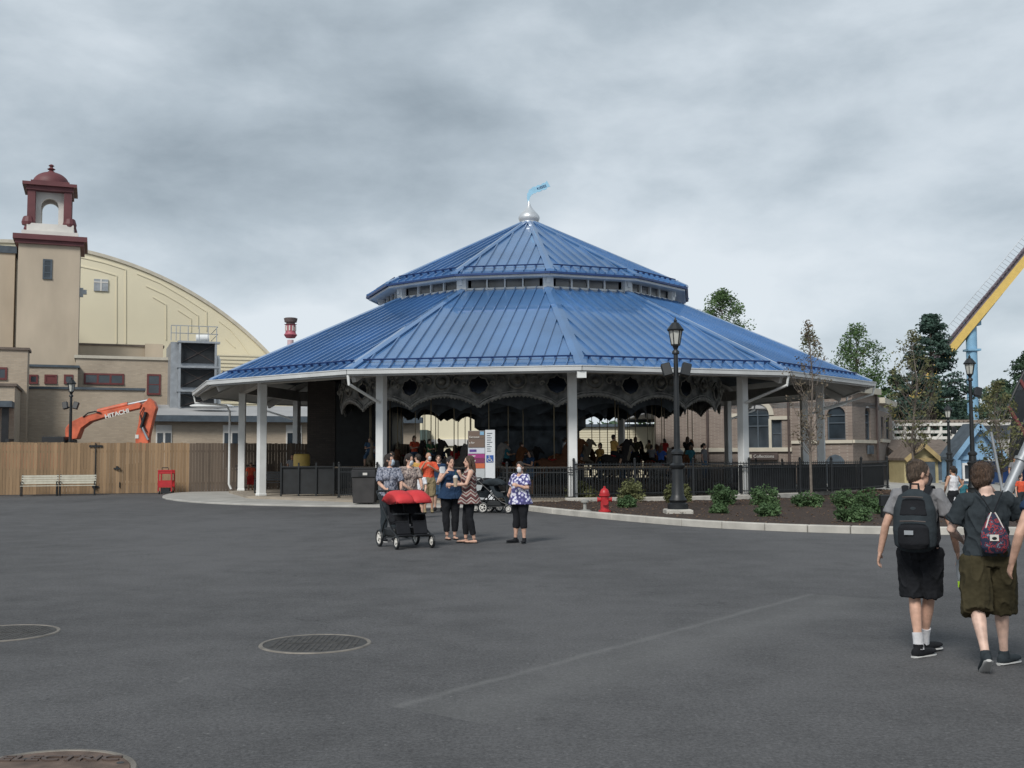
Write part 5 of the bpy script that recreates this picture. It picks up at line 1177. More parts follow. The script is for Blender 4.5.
# ================================================================== yellow steel coaster track with blue support
yc = thing('steel_coaster', 'steep yellow steel coaster track on a pale blue column at the right', 'roller coaster', (W(970,440,95).x,95,0))
cpts = [W(1120,132,92), W(1070,193,93), W(1024,249,94), W(985,297,95), W(945,346,96.5), W(905,395,98), W(872,436,99.5)]
cp = smooth_poly([tuple(p) for p in cpts], 4) if False else [Vector(p) for p in cpts]
fine_ = []
for i in range(len(cp)-1):
    p0, p1, p2, p3 = [cp[max(0,min(len(cp)-1,q_))] for q_ in (i-1,i,i+1,i+2)]
    for k in range(5):
        t = k/5; fine_.append(.5*((2*p1)+(p2-p0)*t+(2*p0-5*p1+4*p2-p3)*t*t+(3*p1-p0-3*p2+p3)*t**3))
fine_.append(cp[-1])
q = MB()
for a, b in zip(fine_, fine_[1:]):
    d = (b-a).normalized(); s_ = d.cross(Vector((0,0,1))).normalized(); u_ = s_.cross(d).normalized()
    q.bar(a-u_*.66, b-u_*.66+d*.03, .75, .66, (0,0,1))
q.build('spine_girder', M['yellow'], yc, world=True)
q = MB()
for a, b in zip(fine_, fine_[1:]):
    d = (b-a).normalized(); s_ = d.cross(Vector((0,0,1))).normalized(); u_ = s_.cross(d).normalized()
    for s2 in (-.55,.55): q.tube([a+s_*s2+u_*.02, b+s_*s2+u_*.02], .10, 6)
    for t in (0,.5): p = a.lerp(b, t); q.bar(p-s_*.58-u_*.06, p+s_*.58-u_*.06, .12,.10)
    q.bar(a-u_*.22, b-u_*.22, .7, .26)
q.build('rails', mat('grey_rail', (.16,.13,.15), .5), yc, world=True)
q = MB()
for a, b in zip(fine_, fine_[1:]):
    d = (b-a).normalized(); s_ = d.cross(Vector((0,0,1))).normalized(); u_ = s_.cross(d).normalized()
    q.tube([a-s_*.8+u_*.75, b-s_*.8+u_*.75], .022, 4)
    for t in (0,.33,.66): p = a.lerp(b, t); q.tube([p-s_*.8, p-s_*.8+u_*.75], .02, 4)
q.build('handrail', M['steel'], yc, world=True)
q = MB(); tp = W(972.5,323,95.5); q.tube([(tp.x-.15,95.8,0),(tp.x,95.8,tp.z)], [.50,.46], 16); q.tube([(tp.x+.42,96.6,0),(tp.x+.36,96.0,tp.z+1.0)], .2, 12); q.cbox((tp.x,95.8,tp.z-2.4), (1.15,1.2,.18)); q.cbox((tp.x+.1,95.8,tp.z), (1.2,1.0,.4)); q.build('support_column', M['skyblue'], yc, world=True, smooth=True)
# pale grey ride arm and dark screen at the right edge
ra = thing('steel_brace', 'thick pale grey steel pipe brace leaning in at the right edge above the boys', 'ride arm', (W(1010,490,40).x,40,0))
q = MB(); a_, b_ = W(1006,494,40), W(1062,372,40); q.tube([a_-(b_-a_)*.02, b_], .19, 14); q.build('pipe', M['steel'], ra, world=True, smooth=True)
q = MB(); 
for t in (.28,.52,.78): p = a_.lerp(b_, t); d = (b_-a_).normalized(); q = MB(); q.tube([p-d*.05,p+d*.05], .26, 14); q.build('flange', M['steel'], ra, world=True, smooth=True)
q = MB(); q.tube([W(1003,494,40), W(991,432,40.0)], .05, 8); q.build('strut', M['steel'], ra, world=True, smooth=True)
q = MB(); a2_ = W(1006,494,40); q.tube([(a2_.x,40,0),(a2_.x,40,a2_.z+.1)], .22, 12); q.build('footing', M['steel'], ra, world=True, smooth=True)
rs = thing('ride_screen', 'curved mesh ride sweep with dark red ribs past the right edge of the trees', 'ride', (W(1030,440,52).x,52,0))
q = MB(); arcp = [W(1002+ (k/10)*60, 420-92*math.sin(k/10*1.5), 52) for k in range(11)]; q.tube(arcp, .07, 8); q.tube([p+Vector((.5,0,-1.2)) for p in arcp], .05, 8); q.build('rim', M['black'], rs, world=True, smooth=True)
for k in range(1, 11, 2): q = MB(); q.bar(arcp[k], arcp[k]+Vector((.9,0,-1.6)), .14,.14); q.build('rib', M['redframe'], rs, world=True)
q = MB(); q.prism([(1026,470),(1029,425),(1034,388),(1044,370),(1084,362),(1084,470)], (0,2,0), (0,0,0)); q.v = [tuple(W(v[0],v[2],54)+Vector((0,v[1],0))) for v in q.v]; q.build('enclosure', M['blackp'], rs, world=True)
q = MB(); q.tube([(W(1040,440,53).x,53,0),(W(1040,440,53).x,53,W(1040,400,53).z)], .2, 8); q.build('post', M['black'], rs, world=True)
# ================================================================== lamp posts
def lamp(label, x, y, H=5.5, heads=((-1,0),(1,0)), base=True, group='black lantern lamp posts', z=0.):
    t = thing('street_lamp', label, 'lamp post', (x,y,z), 0, group)
    if base: q = MB(); q.lathe([(.50,-.05),(.50,.16),(.44,.18)], (0,0,0), 4, math.pi/4); q.build('concrete_footing', M['conc'], t)
    b = MB(); b.lathe([(.28,.18),(.28,.32),(.22,.36),(.25,.42),(.20,.50),(.17,.58),(.155,1.25),(.20,1.30),(.21,1.36),(.14,1.42),(.13,1.62),(.17,1.66),(.17,1.72),(.085,1.80),(.075,3.0),(.06,H-1.0),(.10,H-.98),(.10,H-.92),(.05,H-.86),(.10,H-.74)], (0,0,0), 16); b.build('post', M['black'], t, smooth=True)
    ln = MB()
    for k in range(6):
        a = k*math.pi/3; ln.bar((.115*math.cos(a),.115*math.sin(a),H-.74), (.185*math.cos(a),.185*math.sin(a),H-.34), .022,.022,(math.cos(a),math.sin(a),0))
    ln.lathe([(.12,H-.76),(.125,H-.72)], seg=6); ln.lathe([(.22,H-.35),(.235,H-.32),(.19,H-.26),(.10,H-.14),(.04,H-.11),(.05,H-.07),(.02,H-.02),(.008,H+.03)], seg=12); lo = ln.build('lantern', M['black'], t)
    g_ = MB(); g_.lathe([(.108,H-.72),(.175,H-.35)], seg=6); g_.build('lantern_glass', M['lglass'], lo)
    for s, dy in heads:
        f = MB(); m3 = Euler((R(-12), R(14*s), 0)).to_matrix(); f.cbox((s*.26,-.05,H-1.42), (.25,.18,.36), m=m3); f.bar((0,0,H-1.52),(s*.22,-.02,H-1.50), .05,.05); f.build('floodlight', M['black'], t, bevel=.02)
    return t
M['lglass'] = mat('frosted_lantern_glass', (.50,.50,.46), .3, var=.05)
g0 = G(678,515,.08); lamp('tall black lantern lamp post with two floodlights standing in the mulch bed before the pavilion', g0.x, g0.y, H=P(678,318,g0.y).z-.06, z=.06)
g0 = P(973,470,41); lamp('black lantern lamp post in front of the pale blue booth at the right', g0.x, 41, H=P(973,355,41).z, heads=((1,0),))
g0 = P(921.5,470,62); lamp('distant black lantern lamp post behind the leafy young tree at the right', g0.x, 58, H=P(922,404,58).z, heads=((1,0),))
g0 = P(69.5,470,53.5); lamp('black lantern lamp post with two floodlights behind the wooden fence by the excavator', g0.x, 53.5, H=P(69,377,53.5).z, heads=((-1,0),(1,0)))
g0 = P(662,470,72); lamp('small lamp post seen through the carousel near the brick wall', g0.x, 72, H=P(662,420,72).z, heads=())
# ================================================================== hydrant
hy = G(604,512,.14); hyd = thing('fire_hydrant', 'small bright red fire hydrant in the mulch bed near the kerb', 'hydrant', (hy.x+.02, hy.y, .14))
q = MB(); q.lathe([(.17,0),(.17,.05),(.12,.06),(.115,.10),(.11,.42),(.15,.44),(.15,.49),(.13,.50)], seg=20); q.build('barrel', M['red'], hyd, smooth=True)
q = MB(); q.lathe([(.13,.505),(.125,.56),(.09,.62),(.035,.655),(.035,.70),(.02,.705)], seg=20); q.build('bonnet', M['red'], hyd, smooth=True)
for sx in (-1,1): q = MB(); q.tube([(sx*.10,0,.34),(sx*.17,0,.34),(sx*.171,0,.34),(sx*.20,0,.34)], [.055,.055,.07,.07], 12); q.build('side_nozzle', M['red'], hyd, smooth=True)
q = MB(); q.tube([(0,-.10,.28),(0,-.16,.28),(0,-.162,.28),(0,-.20,.28)], [.075,.075,.09,.09], 14); q.build('front_nozzle', M['red'], hyd, smooth=True)
v0 = G(585,512,.1); vlv = MB(); vlv.lathe([(.18,0),(.18,.05),(.05,.07),(.05,.25),(.11,.27),(.11,.33),(.04,.36)], (v0.x,v0.y,.1), 14); tag(vlv.build('valve_marker', mat('weathered_grey_plastic', (.30,.30,.28), .7), smooth=True), 'small grey irrigation valve stub beside the red hydrant', 'valve')
# ================================================================== trash bin and sign
tb_ = thing('trash_bin', 'dark brown square trash bin with swing opening left of the red stroller', 'trash bin', (P(365,480,37.2).x, 37.2, .10))
q = MB(); q.prism([(-.36,0),(.36,0),(.40,.86),(-.40,.86)], (0,.74,0), (0,-.37,0)); q.build('body', mat('dark_bin_panel', (.030,.028,.028), .6, var=.2), tb_, bevel=.02)
q = MB(); q.box(-.42,.42,-.40,.40,.862,1.14); q.box(-.37,.37,-.36,.36,1.142,1.19); q.build('lid', mat('bin_lid', (.022,.022,.024), .5), tb_, bevel=.03)
q = MB(); q.box(-.17,.19,-.415,-.39,.92,1.06); fl_ = q.build('flap', M['black'], tb_)
q = MB(); q.box(-.02,.13,-.425,-.417,.95,1.03); q.build('sticker', M['capwhite'], fl_)
YS = 37.0; sgx = P(485,480,YS).x
sgn = thing('direction_sign', 'tall information sign with white pylon and coloured panels at the pavilion entrance', 'sign', (sgx, YS, .10))
pxm = YS/F; X = lambda px: P(px,450,YS).x; Z = lambda py: P(485,py,YS).z
def panel(name, x0, x1, y0, y1, m, off, par=sgn, th=.05): q = MB(); q.box(X(x0),X(x1),YS-off,YS-off+th,Z(y1),Z(y0)); return q.build(name, m, par, world=True)
py_ = panel('pylon', 485.3, 495, 430, 504, mat('sign_white', (.62,.64,.66), .5, var=.03), .14, th=.28)
bp_ = panel('panel_backing', 468, 484.9, 430.7, 500, mat('sign_grey', (.34,.36,.37), .6, var=.03), .04, th=.08)
rows = [('brown_panel',431,438.6,(.15,.105,.08)),('brown_panel',439,447.4,(.15,.105,.08)),('white_panel',448,453.5,(.52,.54,.60)),('magenta_panel',453.9,458,(.30,.035,.17)),('maroon_panel',458.3,463,(.17,.03,.08)),('orange_panel',463.3,468.3,(.50,.12,.05)),('grey_panel',468.6,484,(.42,.44,.45))]
for nm, y0, y1, c in rows:
    po = panel(nm, 468.3, 484.7, y0, y1, mat(nm+'_paint', c, .5, var=.03), .055, th=.01)
    if nm == 'brown_panel':
        text('Carrousel' if y0 < 435 else 's for', .085 if y0 < 435 else .10, .008, M['capwhite'], po, (X(474.3 if y0 < 435 else 472), YS-.062, Z(y1-1.6 if y0 < 435 else 442.7)), bold=.001)
    if nm in ('magenta_panel','orange_panel','maroon_panel'): q = MB(); q.box(X(469.5),X(475.5),YS-.062,YS-.057,Z(y1-1.6),Z(y0+1.6)); q.build('arrow_mark', M['capwhite'], po, world=True)
    if nm == 'white_panel': q = MB(); q.box(X(469.5),X(476.5),YS-.062,YS-.057,Z(y1-1.6),Z(y0+1.4)); q.build('violet_mark', CL['purple'], po, world=True)
q = MB(); q.box(X(480),X(484),YS-.066,YS-.058,Z(435),Z(431.5)); q.build('blue_square', M['skyblue'], bp_, world=True)
bs_ = panel('access_symbol_plate', 486.4, 493.5, 455.2, 462.4, mat('access_blue', (.02,.09,.33), .5, var=.03), .15, par=py_, th=.01)
cx_, cz_ = X(489.9), Z(459); q = MB(); u = .0342
ringp = [(cx_-.01+.062*math.cos(w), YS-.156, cz_-.03+.062*math.sin(w)) for w in [R(100)+R(250)*k/16 for k in range(17)]]
q.tube(ringp, .011, 6); q.tube([(cx_-.02,YS-.156,cz_+.06),(cx_-.015,YS-.156,cz_-.01),(cx_+.045,YS-.156,cz_-.01),(cx_+.075,YS-.156,cz_-.085),(cx_+.10,YS-.156,cz_-.08)], .013, 6); q.tube([(cx_-.018,YS-.156,cz_+.03),(cx_+.04,YS-.156,cz_+.03)], .010, 6); q.ell((cx_-.022,YS-.156,cz_+.092), (.020,.01,.020)); q.build('wheelchair_symbol', M['capwhite'], bs_, world=True)
for k in range(9): q = MB(); w_ = (.9,.6,.8,.7,.9,.5,.8,.6,.7)[k]; q.box(X(487),X(487+6*w_),YS-.146,YS-.141,Z(433.5+k*2.2)-.012,Z(433.5+k*2.2)+.012); q.build('text_line', M['slate'], py_, world=True)
# ================================================================== manholes
def manhole(label, px, py, r, m, rim, word=None):
    c_ = G(px, py); t = thing('manhole_cover', label, 'manhole cover', (c_.x,c_.y,0)); q = MB(); n_ = 64
    q.lathe([(r-.045,-.02),(r-.045,.008),(r,.008),(r+.012,-.02)], seg=64); q.f = q.f[:-1] if False else q.f; 
    q2 = MB(); vs = []; fs = []
    for k in range(n_):
        a = 2*math.pi*k/n_
        for rr_, z_ in ((r-.05,.001),(r-.045,.010),(r-.018,.010),(r-.01,.001)): vs.append((rr_*math.cos(a), rr_*math.sin(a), z_))
    fs = [(k*4+q_, ((k+1)%n_)*4+q_, ((k+1)%n_)*4+q_+1, k*4+q_+1) for k in range(n_) for q_ in range(3)]
    q2.add(vs, fs); q2.build('rim', rim, t, fix=False)
    d = MB(); d.lathe([(r-.052,.001),(r-.052,.007),(.001,.007)], seg=64); do = d.build('lid', m, t)
    s = MB(); rr2 = random.Random(2)
    if not word:
        g_ = .052; n2 = int(r/g_)
        for i in range(-n2, n2+1):
            for j in range(-n2, n2+1):
                x, y = i*g_, j*g_+(g_/2 if i % 2 else 0)
                if math.hypot(x, y) < r-.10 and not (abs(y) < .035 and abs(x) < .3): s.lathe([(.021,.0072),(.018,.011)], (x,y,0), 6)
        s.build('tread_studs', m, do, fix=True)
        sl_ = MB(); sl_.box(-.30,.30,-.008,.008,.0072,.012); sl_.build('cast_bar', m, do)
    else:
        lp_ = G(60, 760.5); text(word, .125, .008, M['ironrim2'], do, (lp_.x, lp_.y, .012), ux=(1,0,0), uy=(0,1,0), sx=1.25, bold=.003)
        for k in range(3): s.lathe([(r-.12-.11*k,.0072),(r-.12-.11*k,.010),(r-.14-.11*k,.010)], seg=48) if False else None
        for i in range(-7, 8):
            for j in range(-7, 0):
                x, y = i*.06, j*.06-.02
                if math.hypot(x, y) < r-.12: s.cbox((x,y,.009), (.035,.035,.004))
        s.build('tread_studs', m, do)
        for x, y in ((-.2,.30),(.2,.30),(.36,.22),(-.36,.22)): h = MB(); h.lathe([(.022,.0073),(.020,.009)], (x,y,0), 12); h.build('pick_hole', M['black'], do)
    return t
M['ironrim2'] = mat('raised_letter_iron', (.085,.06,.05), .6)
manhole('round iron manhole cover with studded lid and pale rim in mid asphalt', 315.5, 644, .515, M['iron'], M['ironrim'])
manhole('round iron manhole cover cut by the left edge of the picture', 3, 633.5, .53, M['iron'], M['ironrim'])
manhole('rusty brown manhole cover lettered ELECTRIC at the bottom left corner', 38, 776, .515, M['rust'], M['ironrim'], 'ELECTRIC')
# ================================================================== vegetation
def leafmat(name, c, c2, tr=.25):
    m = mat(name, c, .6, var=.25, scale=.9, var2=c2, trans=tr, spec=.25); return m
LF = {'green': leafmat('broadleaf_foliage', (.060,.115,.045), (.12,.19,.075)), 'pine': leafmat('pine_foliage', (.038,.075,.062), (.065,.11,.085), .15), 'dark': leafmat('dark_foliage', (.050,.092,.058), (.085,.135,.08)),
      'brown': leafmat('browning_foliage', (.10,.08,.055), (.19,.155,.11)), 'olive': leafmat('olive_foliage', (.10,.11,.045), (.17,.17,.08)), 'shrub': leafmat('shrub_foliage', (.055,.11,.045), (.11,.18,.08)), 'shrub2': leafmat('yellow_green_shrub_foliage', (.10,.12,.045), (.20,.21,.10))}
BK = mat('bark', (.12,.095,.075), .9, var=.25, scale=8, stretch=(4,4,.5), bump=.6); BKP = mat('pale_bark', (.15,.125,.105), .9, var=.2, scale=8)
import numpy as np
def leaves(mb, c, rad, n, s, r, flat=.7, squash=(1,1,1)):
    g = np.random.default_rng(r.randrange(1 << 30))
    v = g.normal(size=(n,3)); v /= np.linalg.norm(v, axis=1)[:,None]; v *= (g.random(n)**(1/3))[:,None]
    p = np.array(tuple(c))+v*rad*np.array(squash)
    a = g.normal(size=(n,3))*np.array([1,1,flat]); a /= np.linalg.norm(a, axis=1)[:,None]
    b = np.cross(a, g.normal(size=(n,3))); b /= np.linalg.norm(b, axis=1)[:,None]; z = (s*g.uniform(.6,1.35,n))[:,None]
    q = np.stack([p-a*z*.5, p+b*z*.28, p+a*z*.5, p-b*z*.28], 1).reshape(-1,3); o = len(mb.v)
    mb.v += q.tolist(); mb.f += [(o+4*i, o+4*i+1, o+4*i+2, o+4*i+3) for i in range(n)]
def tree(label, x, y, H, crown_w, leaf, seed, base=.25, n=90, ls=.35, lpc=26, kind='round', group=None, bark=BK, tr=.16, name='tree', clump=None):
    r = random.Random(seed); t = thing(name, label, 'tree', (x,y,0), r.uniform(0,6), group); tb = MB(); lv = MB()
    tp = [Vector((0,0,-.1)), Vector((r.uniform(-.1,.1),r.uniform(-.1,.1),H*.35)), Vector((r.uniform(-.2,.2),r.uniform(-.2,.2),H*.7)), Vector((0,0,H*.95))]
    tb.tube(tp, [tr,tr*.8,tr*.45,tr*.12], 8)
    for k in range(n):
        u = r.random()
        if kind == 'round':
            z = H*(base+(1-base)*u); prof = math.sin(math.pi*min(1,max(.04,(u*.93+.09))))**.6
        elif kind == 'pine':
            u = u**1.1; z = H*(base+(1-base)*u); prof = ((1-u)**.75*.9+.10)*(.75+.5*noise.noise(Vector((seed, u*7, .5)))+.25)
        else:
            z = H*(base+(1-base)*u); prof = math.sin(math.pi*min(1,u*.8+.16))
        a = r.uniform(0, 2*math.pi); rr = crown_w/2*prof*math.sqrt(r.uniform(.12 if kind != 'pine' else .3,1))*(1+.35*noise.noise(Vector((math.cos(a)*1.3+seed, math.sin(a)*1.3, z*.5))))
        z0 = max(H*base*.75, z-rr*(.7 if kind != 'pine' else .12)); tt = min(1, z0/(H*.95))
        root = Vector((0,0,z0)); tip = Vector((rr*math.cos(a), rr*math.sin(a), z))
        if kind == 'sparse':
            root = Vector((0,0,max(H*base*.8, z-rr*1.6))); mid = root*.45+tip*.55+Vector((rr*.12*math.cos(a), rr*.12*math.sin(a), -.10*rr)); tb.tube([root, mid, tip], [.011*(1.3-tt), .006, .003], 4)
        elif k % 2 == 0: mid = (root+tip)/2+Vector((0,0,-.04*rr)); tb.tube([root, mid, tip], [max(.012,tr*.30*(1-tt)+.02), max(.010,tr*.14), .008], 5)
        cs = (clump or crown_w*.115)*r.uniform(.6,1.25)
        leaves(lv, tip, cs, max(3,int(lpc*r.uniform(.6,1.3))), ls, r, squash=(1,1,.42) if kind == 'pine' else (1,1,.75))
        if kind == 'pine': leaves(lv, (root*.4+tip*.6), cs*.8, lpc//2, ls, r, squash=(1,1,.3))
    tb.build('trunk', bark, t, smooth=True, fix=False); lv.build('crown', LF[leaf], t, fix=False); return t
G1 = 'trees beyond the park buildings'
def at(px, py, Y): return P(px, py, Y)
def T(label, px, ytop, Y, wpx, **k): p = P(px, ytop, Y); return tree(label, p.x, Y, p.z, wpx*Y/F, **k)
T('green broadleaf tree top rising just above the right slope of the blue roof', 722, 292, 92, 52, leaf='green', seed=1, n=150, ls=.20, lpc=60, clump=.75, group=G1, base=.55)
T('open crowned green tree between the blue roof end and the pine', 857, 328, 85, 58, leaf='green', seed=2, n=170, ls=.20, lpc=60, clump=.72, group=G1, base=.3)
T('thin reddish leafed tree top behind the blue roof tail', 810, 330, 88, 30, leaf='olive', seed=3, n=70, ls=.2, lpc=24, clump=.45, group=G1, base=.5)
T('dark layered pine, tallest tree, left of the yellow coaster track', 930, 316, 84, 86, leaf='pine', seed=5, kind='pine', n=210, ls=.26, lpc=60, clump=.62, group=G1, base=.22, name='pine_tree', tr=.3)
T('low green tree between the brick shop and the pine', 893, 372, 86, 40, leaf='dark', seed=6, n=110, ls=.28, lpc=50, group=G1, base=.1)
T('broad dark green tree under the coaster column', 925, 388, 104, 70, leaf='dark', seed=7, n=160, ls=.36, lpc=50, group=G1, base=.05)
T('hazy green tree right of the coaster column', 1000, 384, 118, 70, leaf='dark', seed=8, n=160, ls=.38, lpc=50, group=G1, base=.05)
T('green tree at the far right edge behind the ride sweep', 1030, 352, 100, 60, leaf='dark', seed=9, n=160, ls=.34, lpc=50, group=G1, base=.1)
T('dark green tree low behind the blue booth', 958, 402, 110, 60, leaf='dark', seed=10, n=140, ls=.36, lpc=50, group=G1, base=.02)
T('green tree glimpsed through the carousel above the siding building', 650, 405, 96, 60, leaf='green', seed=11, n=120, ls=.45, group=G1, base=.1)
# a far wood closing the horizon
fw_ = MB(); r = random.Random(4)
for k in range(150):
    x = r.uniform(-40,260); y = 190+r.uniform(-12,30); h = r.uniform(9,17)
    if x < 60 and x > -40: h = r.uniform(6,9)
    leaves(fw_, Vector((x,y,h*.5)), 5.5, 70, 2.0, r, squash=(1,1,h*.085))
tag(fw_.build('far_wood', LF['dark'], fix=False), 'distant dark green wood along the horizon behind the rides', 'wood', kind='stuff')
# young street trees
p = G(812,512.5); tree('slender young tree with browning leaves standing in the mulch bed before the pavilion', p.x, p.y, P(812,322,p.y).z, 1.2, 'brown', 21, base=.36, n=85, ls=.085, lpc=12, kind='sparse', group='young trees with thin crowns', bark=BKP, tr=.045, name='young_tree', clump=.16)
p = P(915,470,41); tree('young tree with sparse olive leaves behind the boy in the grey shirt', p.x, 41, P(915,332,41).z, 2.1, 'olive', 22, base=.32, n=170, ls=.11, lpc=11, kind='sparse', group='young trees with thin crowns', bark=BKP, tr=.05, name='young_tree', clump=.2)
p = P(1000,470,43); tree('young tree with sparse olive leaves right of the lamp post and blue booth', p.x, 43, P(1000,382,43).z, 2.0, 'olive', 23, base=.25, n=170, ls=.12, lpc=11, kind='sparse', group='young trees with thin crowns', bark=BKP, tr=.05, name='young_tree', clump=.2)
def shrub(label, px, py, wpx, hpx, leaf, seed):
    g_ = G(px, py, .1); r = random.Random(seed); t = thing('shrub', label, 'shrub', (g_.x,g_.y,.10), 0, 'low shrubs in the mulch bed'); k = g_.y/F; w, h = wpx*k*1.0, hpx*k*1.08
    st_, lv = MB(), MB()
    for i in range(34):
        a = r.uniform(0,6.28); rr = w/2*math.sqrt(r.random()); z = h*r.uniform(.25,1)*(1-.35*(rr/(w/2))**2); tip = Vector((rr*math.cos(a), rr*math.sin(a), z))
        st_.tube([(0,0,0), tip*.5+Vector((0,0,.05)), tip], [.012,.008,.004], 4); leaves(lv, tip, w*.15, 34, .085, r, squash=(1,1,.9))
        leaves(lv, tip*.6, w*.16, 22, .085, r)
    st_.build('stems', BK, t, fix=False); lv.build('foliage', LF[leaf], t, fix=False)
for lab, px, py, w, h, lf in (('yellow green shrub just left of the red hydrant', 582,501,28,20,'shrub2'),('rounded yellow green shrub right of the red hydrant', 632,503,30,22,'shrub2'),('small dark shrub at the foot of the one right of the hydrant', 627,509,17,12,'shrub'),
      ('pale shrub immediately left of the lantern lamp post', 672,505,14,20,'shrub2'),('pale shrub immediately right of the lantern lamp post', 686,504,12,18,'shrub2'),
      ('dark green shrub between the lamp post and the young tree', 722,507,26,20,'shrub'),('small bright green shrub below the pavilion column', 719,515,17,11,'shrub'),
      ('dark green shrub left of the young tree trunk', 764,507,30,20,'shrub'),('low dark green shrub close to the kerb left of the young tree', 768,518,24,13,'shrub'),
      ('dark green shrub hugging the young tree trunk', 808,509,28,16,'shrub'),('dark green shrub right of the young tree', 844,510,26,18,'shrub'),('rounded dark green shrub near the boy with the backpack', 871,512,28,20,'shrub'),
      ('low dark shrub before the right end of the bed', 854,523,32,15,'shrub'),('low shrub touching the boy with backpack', 884,516,20,14,'shrub')):
    shrub(lab, px, py, w, h, lf, int(px))
q = thing('utility_box', 'small black utility box on a post at the end of the mulch bed', 'utility box', (P(889,510,27).x, 27, .1)); z_ = P(889,495,27).z
b = MB(); b.box(-.22,.22,-.1,.1,z_-.28-.1,z_-.1); b.build('lid', M['black'], q, bevel=.01); b = MB(); b.box(-.19,.19,-.08,.08,.0,z_-.40); b.build('case', M['blackp'], q)
# ================================================================== strollers
def wheel(q, c, r, w=.05): q.tube([(c[0]-w/2,c[1],c[2]),(c[0]+w/2,c[1],c[2])], r, 20)
def add_wheel(t, c, r, w=.05):
    q = MB(); n_ = 20; ringp = [(c[0], c[1]+(r-.025)*math.cos(2*math.pi*k/n_), c[2]+(r-.025)*math.sin(2*math.pi*k/n_)) for k in range(n_+1)]
    q.tube(ringp, .026, 8, cap=False); wo = q.build('wheel', M['black'], t, smooth=True)
    q = MB(); rp = [(c[0], c[1]+(r-.06)*math.cos(2*math.pi*k/n_), c[2]+(r-.06)*math.sin(2*math.pi*k/n_)) for k in range(n_+1)]; q.tube(rp, .014, 6, cap=False); q.tube([(c[0]-.03,c[1],c[2]),(c[0]+.03,c[1],c[2])], .03, 8)
    for k in range(5): a = 2*math.pi*k/5; q.bar((c[0],c[1],c[2]), (c[0],c[1]+(r-.06)*math.cos(a),c[2]+(r-.06)*math.sin(a)), .015,.02,(1,0,0))
    q.build('rim', M['capwhite'], wo, smooth=True)
def canopy(cx, w, cy, cz, r, a0, a1, n=8, hf=.6):
    q = MB(); vs = []; m_ = 6
    for i in range(n+1):
        a = R(lerp(a0, a1, i/n))
        for k in range(m_+1):
            u = k/m_*2-1; s_ = 1-.10*u**4; vs.append((cx+u*w/2, cy+r*s_*math.cos(a), cz+r*hf*(1-.22*u**4)*math.sin(a)))
    fs = [(i*(m_+1)+k, i*(m_+1)+k+1, (i+1)*(m_+1)+k+1, (i+1)*(m_+1)+k) for i in range(n) for k in range(m_)]
    q.add(vs, fs)
    for s_ in (0, m_):                                  # side cheeks
        ids = [i*(m_+1)+s_ for i in range(n+1)]; o = len(q.v); q.v.append((cx+(s_/m_*2-1)*w/2, cy, cz)); q.f += [(ids[i], ids[i+1], o) for i in range(n)]
    return q
def stroller(label, loc, rz, fab, width=.40, double=False, group=None):
    t = thing('double_stroller' if double else 'stroller', label, 'stroller', loc, rz, group); W2 = width/2 if not double else .34
    xs = (-W2, W2); q = MB()
    for x in xs:
        q.tube([(x,-.62,1.02),(x,-.50,.92),(x,.18,.34),(x,.42,.24)], .016, 6); q.tube([(x,-.38,.17),(x,-.25,.40),(x,-.08,.56)], .016, 6); q.tube([(x,-.38,.17),(x,.42,.22)], .013, 6)
    q.tube([(xs[0],-.62,1.02),(xs[0]+.04,-.66,1.03),(xs[1]-.04,-.66,1.03),(xs[1],-.62,1.02)], .020, 8); q.tube([(xs[0],.42,.24),(xs[1],.42,.24)], .015, 6); q.tube([(xs[0],-.38,.17),(xs[1],-.38,.17)], .015, 6)
    q.build('frame', M['black'], t, smooth=True)
    for x in xs: add_wheel(t, (x+math.copysign(.03,x),-.38,.165), .165); add_wheel(t, (x+math.copysign(.01,x),.42,.13), .13)
    seats = ((-.17,.32),(.17,.32)) if double else ((0,width-.04),)
    for cx, w in seats:
        q = MB(); q.bar((cx,-.22,.90),(cx,-.02,.46), w-.03,.05,(0,1,0)); q.bar((cx,-.04,.45),(cx,.26,.48), w-.03,.05); q.bar((cx,.26,.47),(cx,.34,.26), w-.05,.04,(0,1,0)); q.bar((cx,.33,.25),(cx,.44,.25), w-.05,.02); 
        for s_ in (-1,1): q.prism([(-.20,.90),(-.02,.46),(.26,.49),(.22,.60),(.0,.66),(-.10,.88)], (.012,0,0), (cx+s_*(w/2-.02),0,0), (0,1,0), (0,0,1))
        q.build('seat', CL['black' if double else 'charcoal'], t, bevel=.012)
        q = canopy(cx, w+(.03 if double else 0), .04 if double else -.12, .80, .42 if double else .36, 8, 165); o = q.build('canopy', fab, t, smooth=True, fix=False); sm_ = o.modifiers.new('s','SOLIDIFY'); sm_.thickness = .012
        q = MB(); q.tube([(cx-w/2+.02,.16,.62),(cx-w/2+.05,.27,.63),(cx+w/2-.05,.27,.63),(cx+w/2-.02,.16,.62)], .018, 6); q.build('bumper_bar', M['black'], t, smooth=True)
    q = MB(); q.box(xs[0]+.03,xs[1]-.03,-.34,.18,.20,.36); q.build('basket', M['blackp'], t, bevel=.03)
    return t
redcan = mat('red_canopy_fabric', (.52,.03,.035), .7, var=.1, scale=4, bump=.2)
g_ = G(405.5,547.2)
stroller('red canopied side by side double stroller pushed by two women', (g_.x,g_.y,0), R(208), redcan, double=True)
g_ = G(498,513); stroller('black single stroller with raised hood parked left of the woman in the violet floral top', (g_.x,g_.y,0), R(250), CL['charcoal'], .46, group='parked black strollers')
g_ = G(484,512); stroller('black single stroller half hidden behind the woman in the zigzag striped top', (g_.x,g_.y,0), R(120), CL['black'], .46, group='parked black strollers')
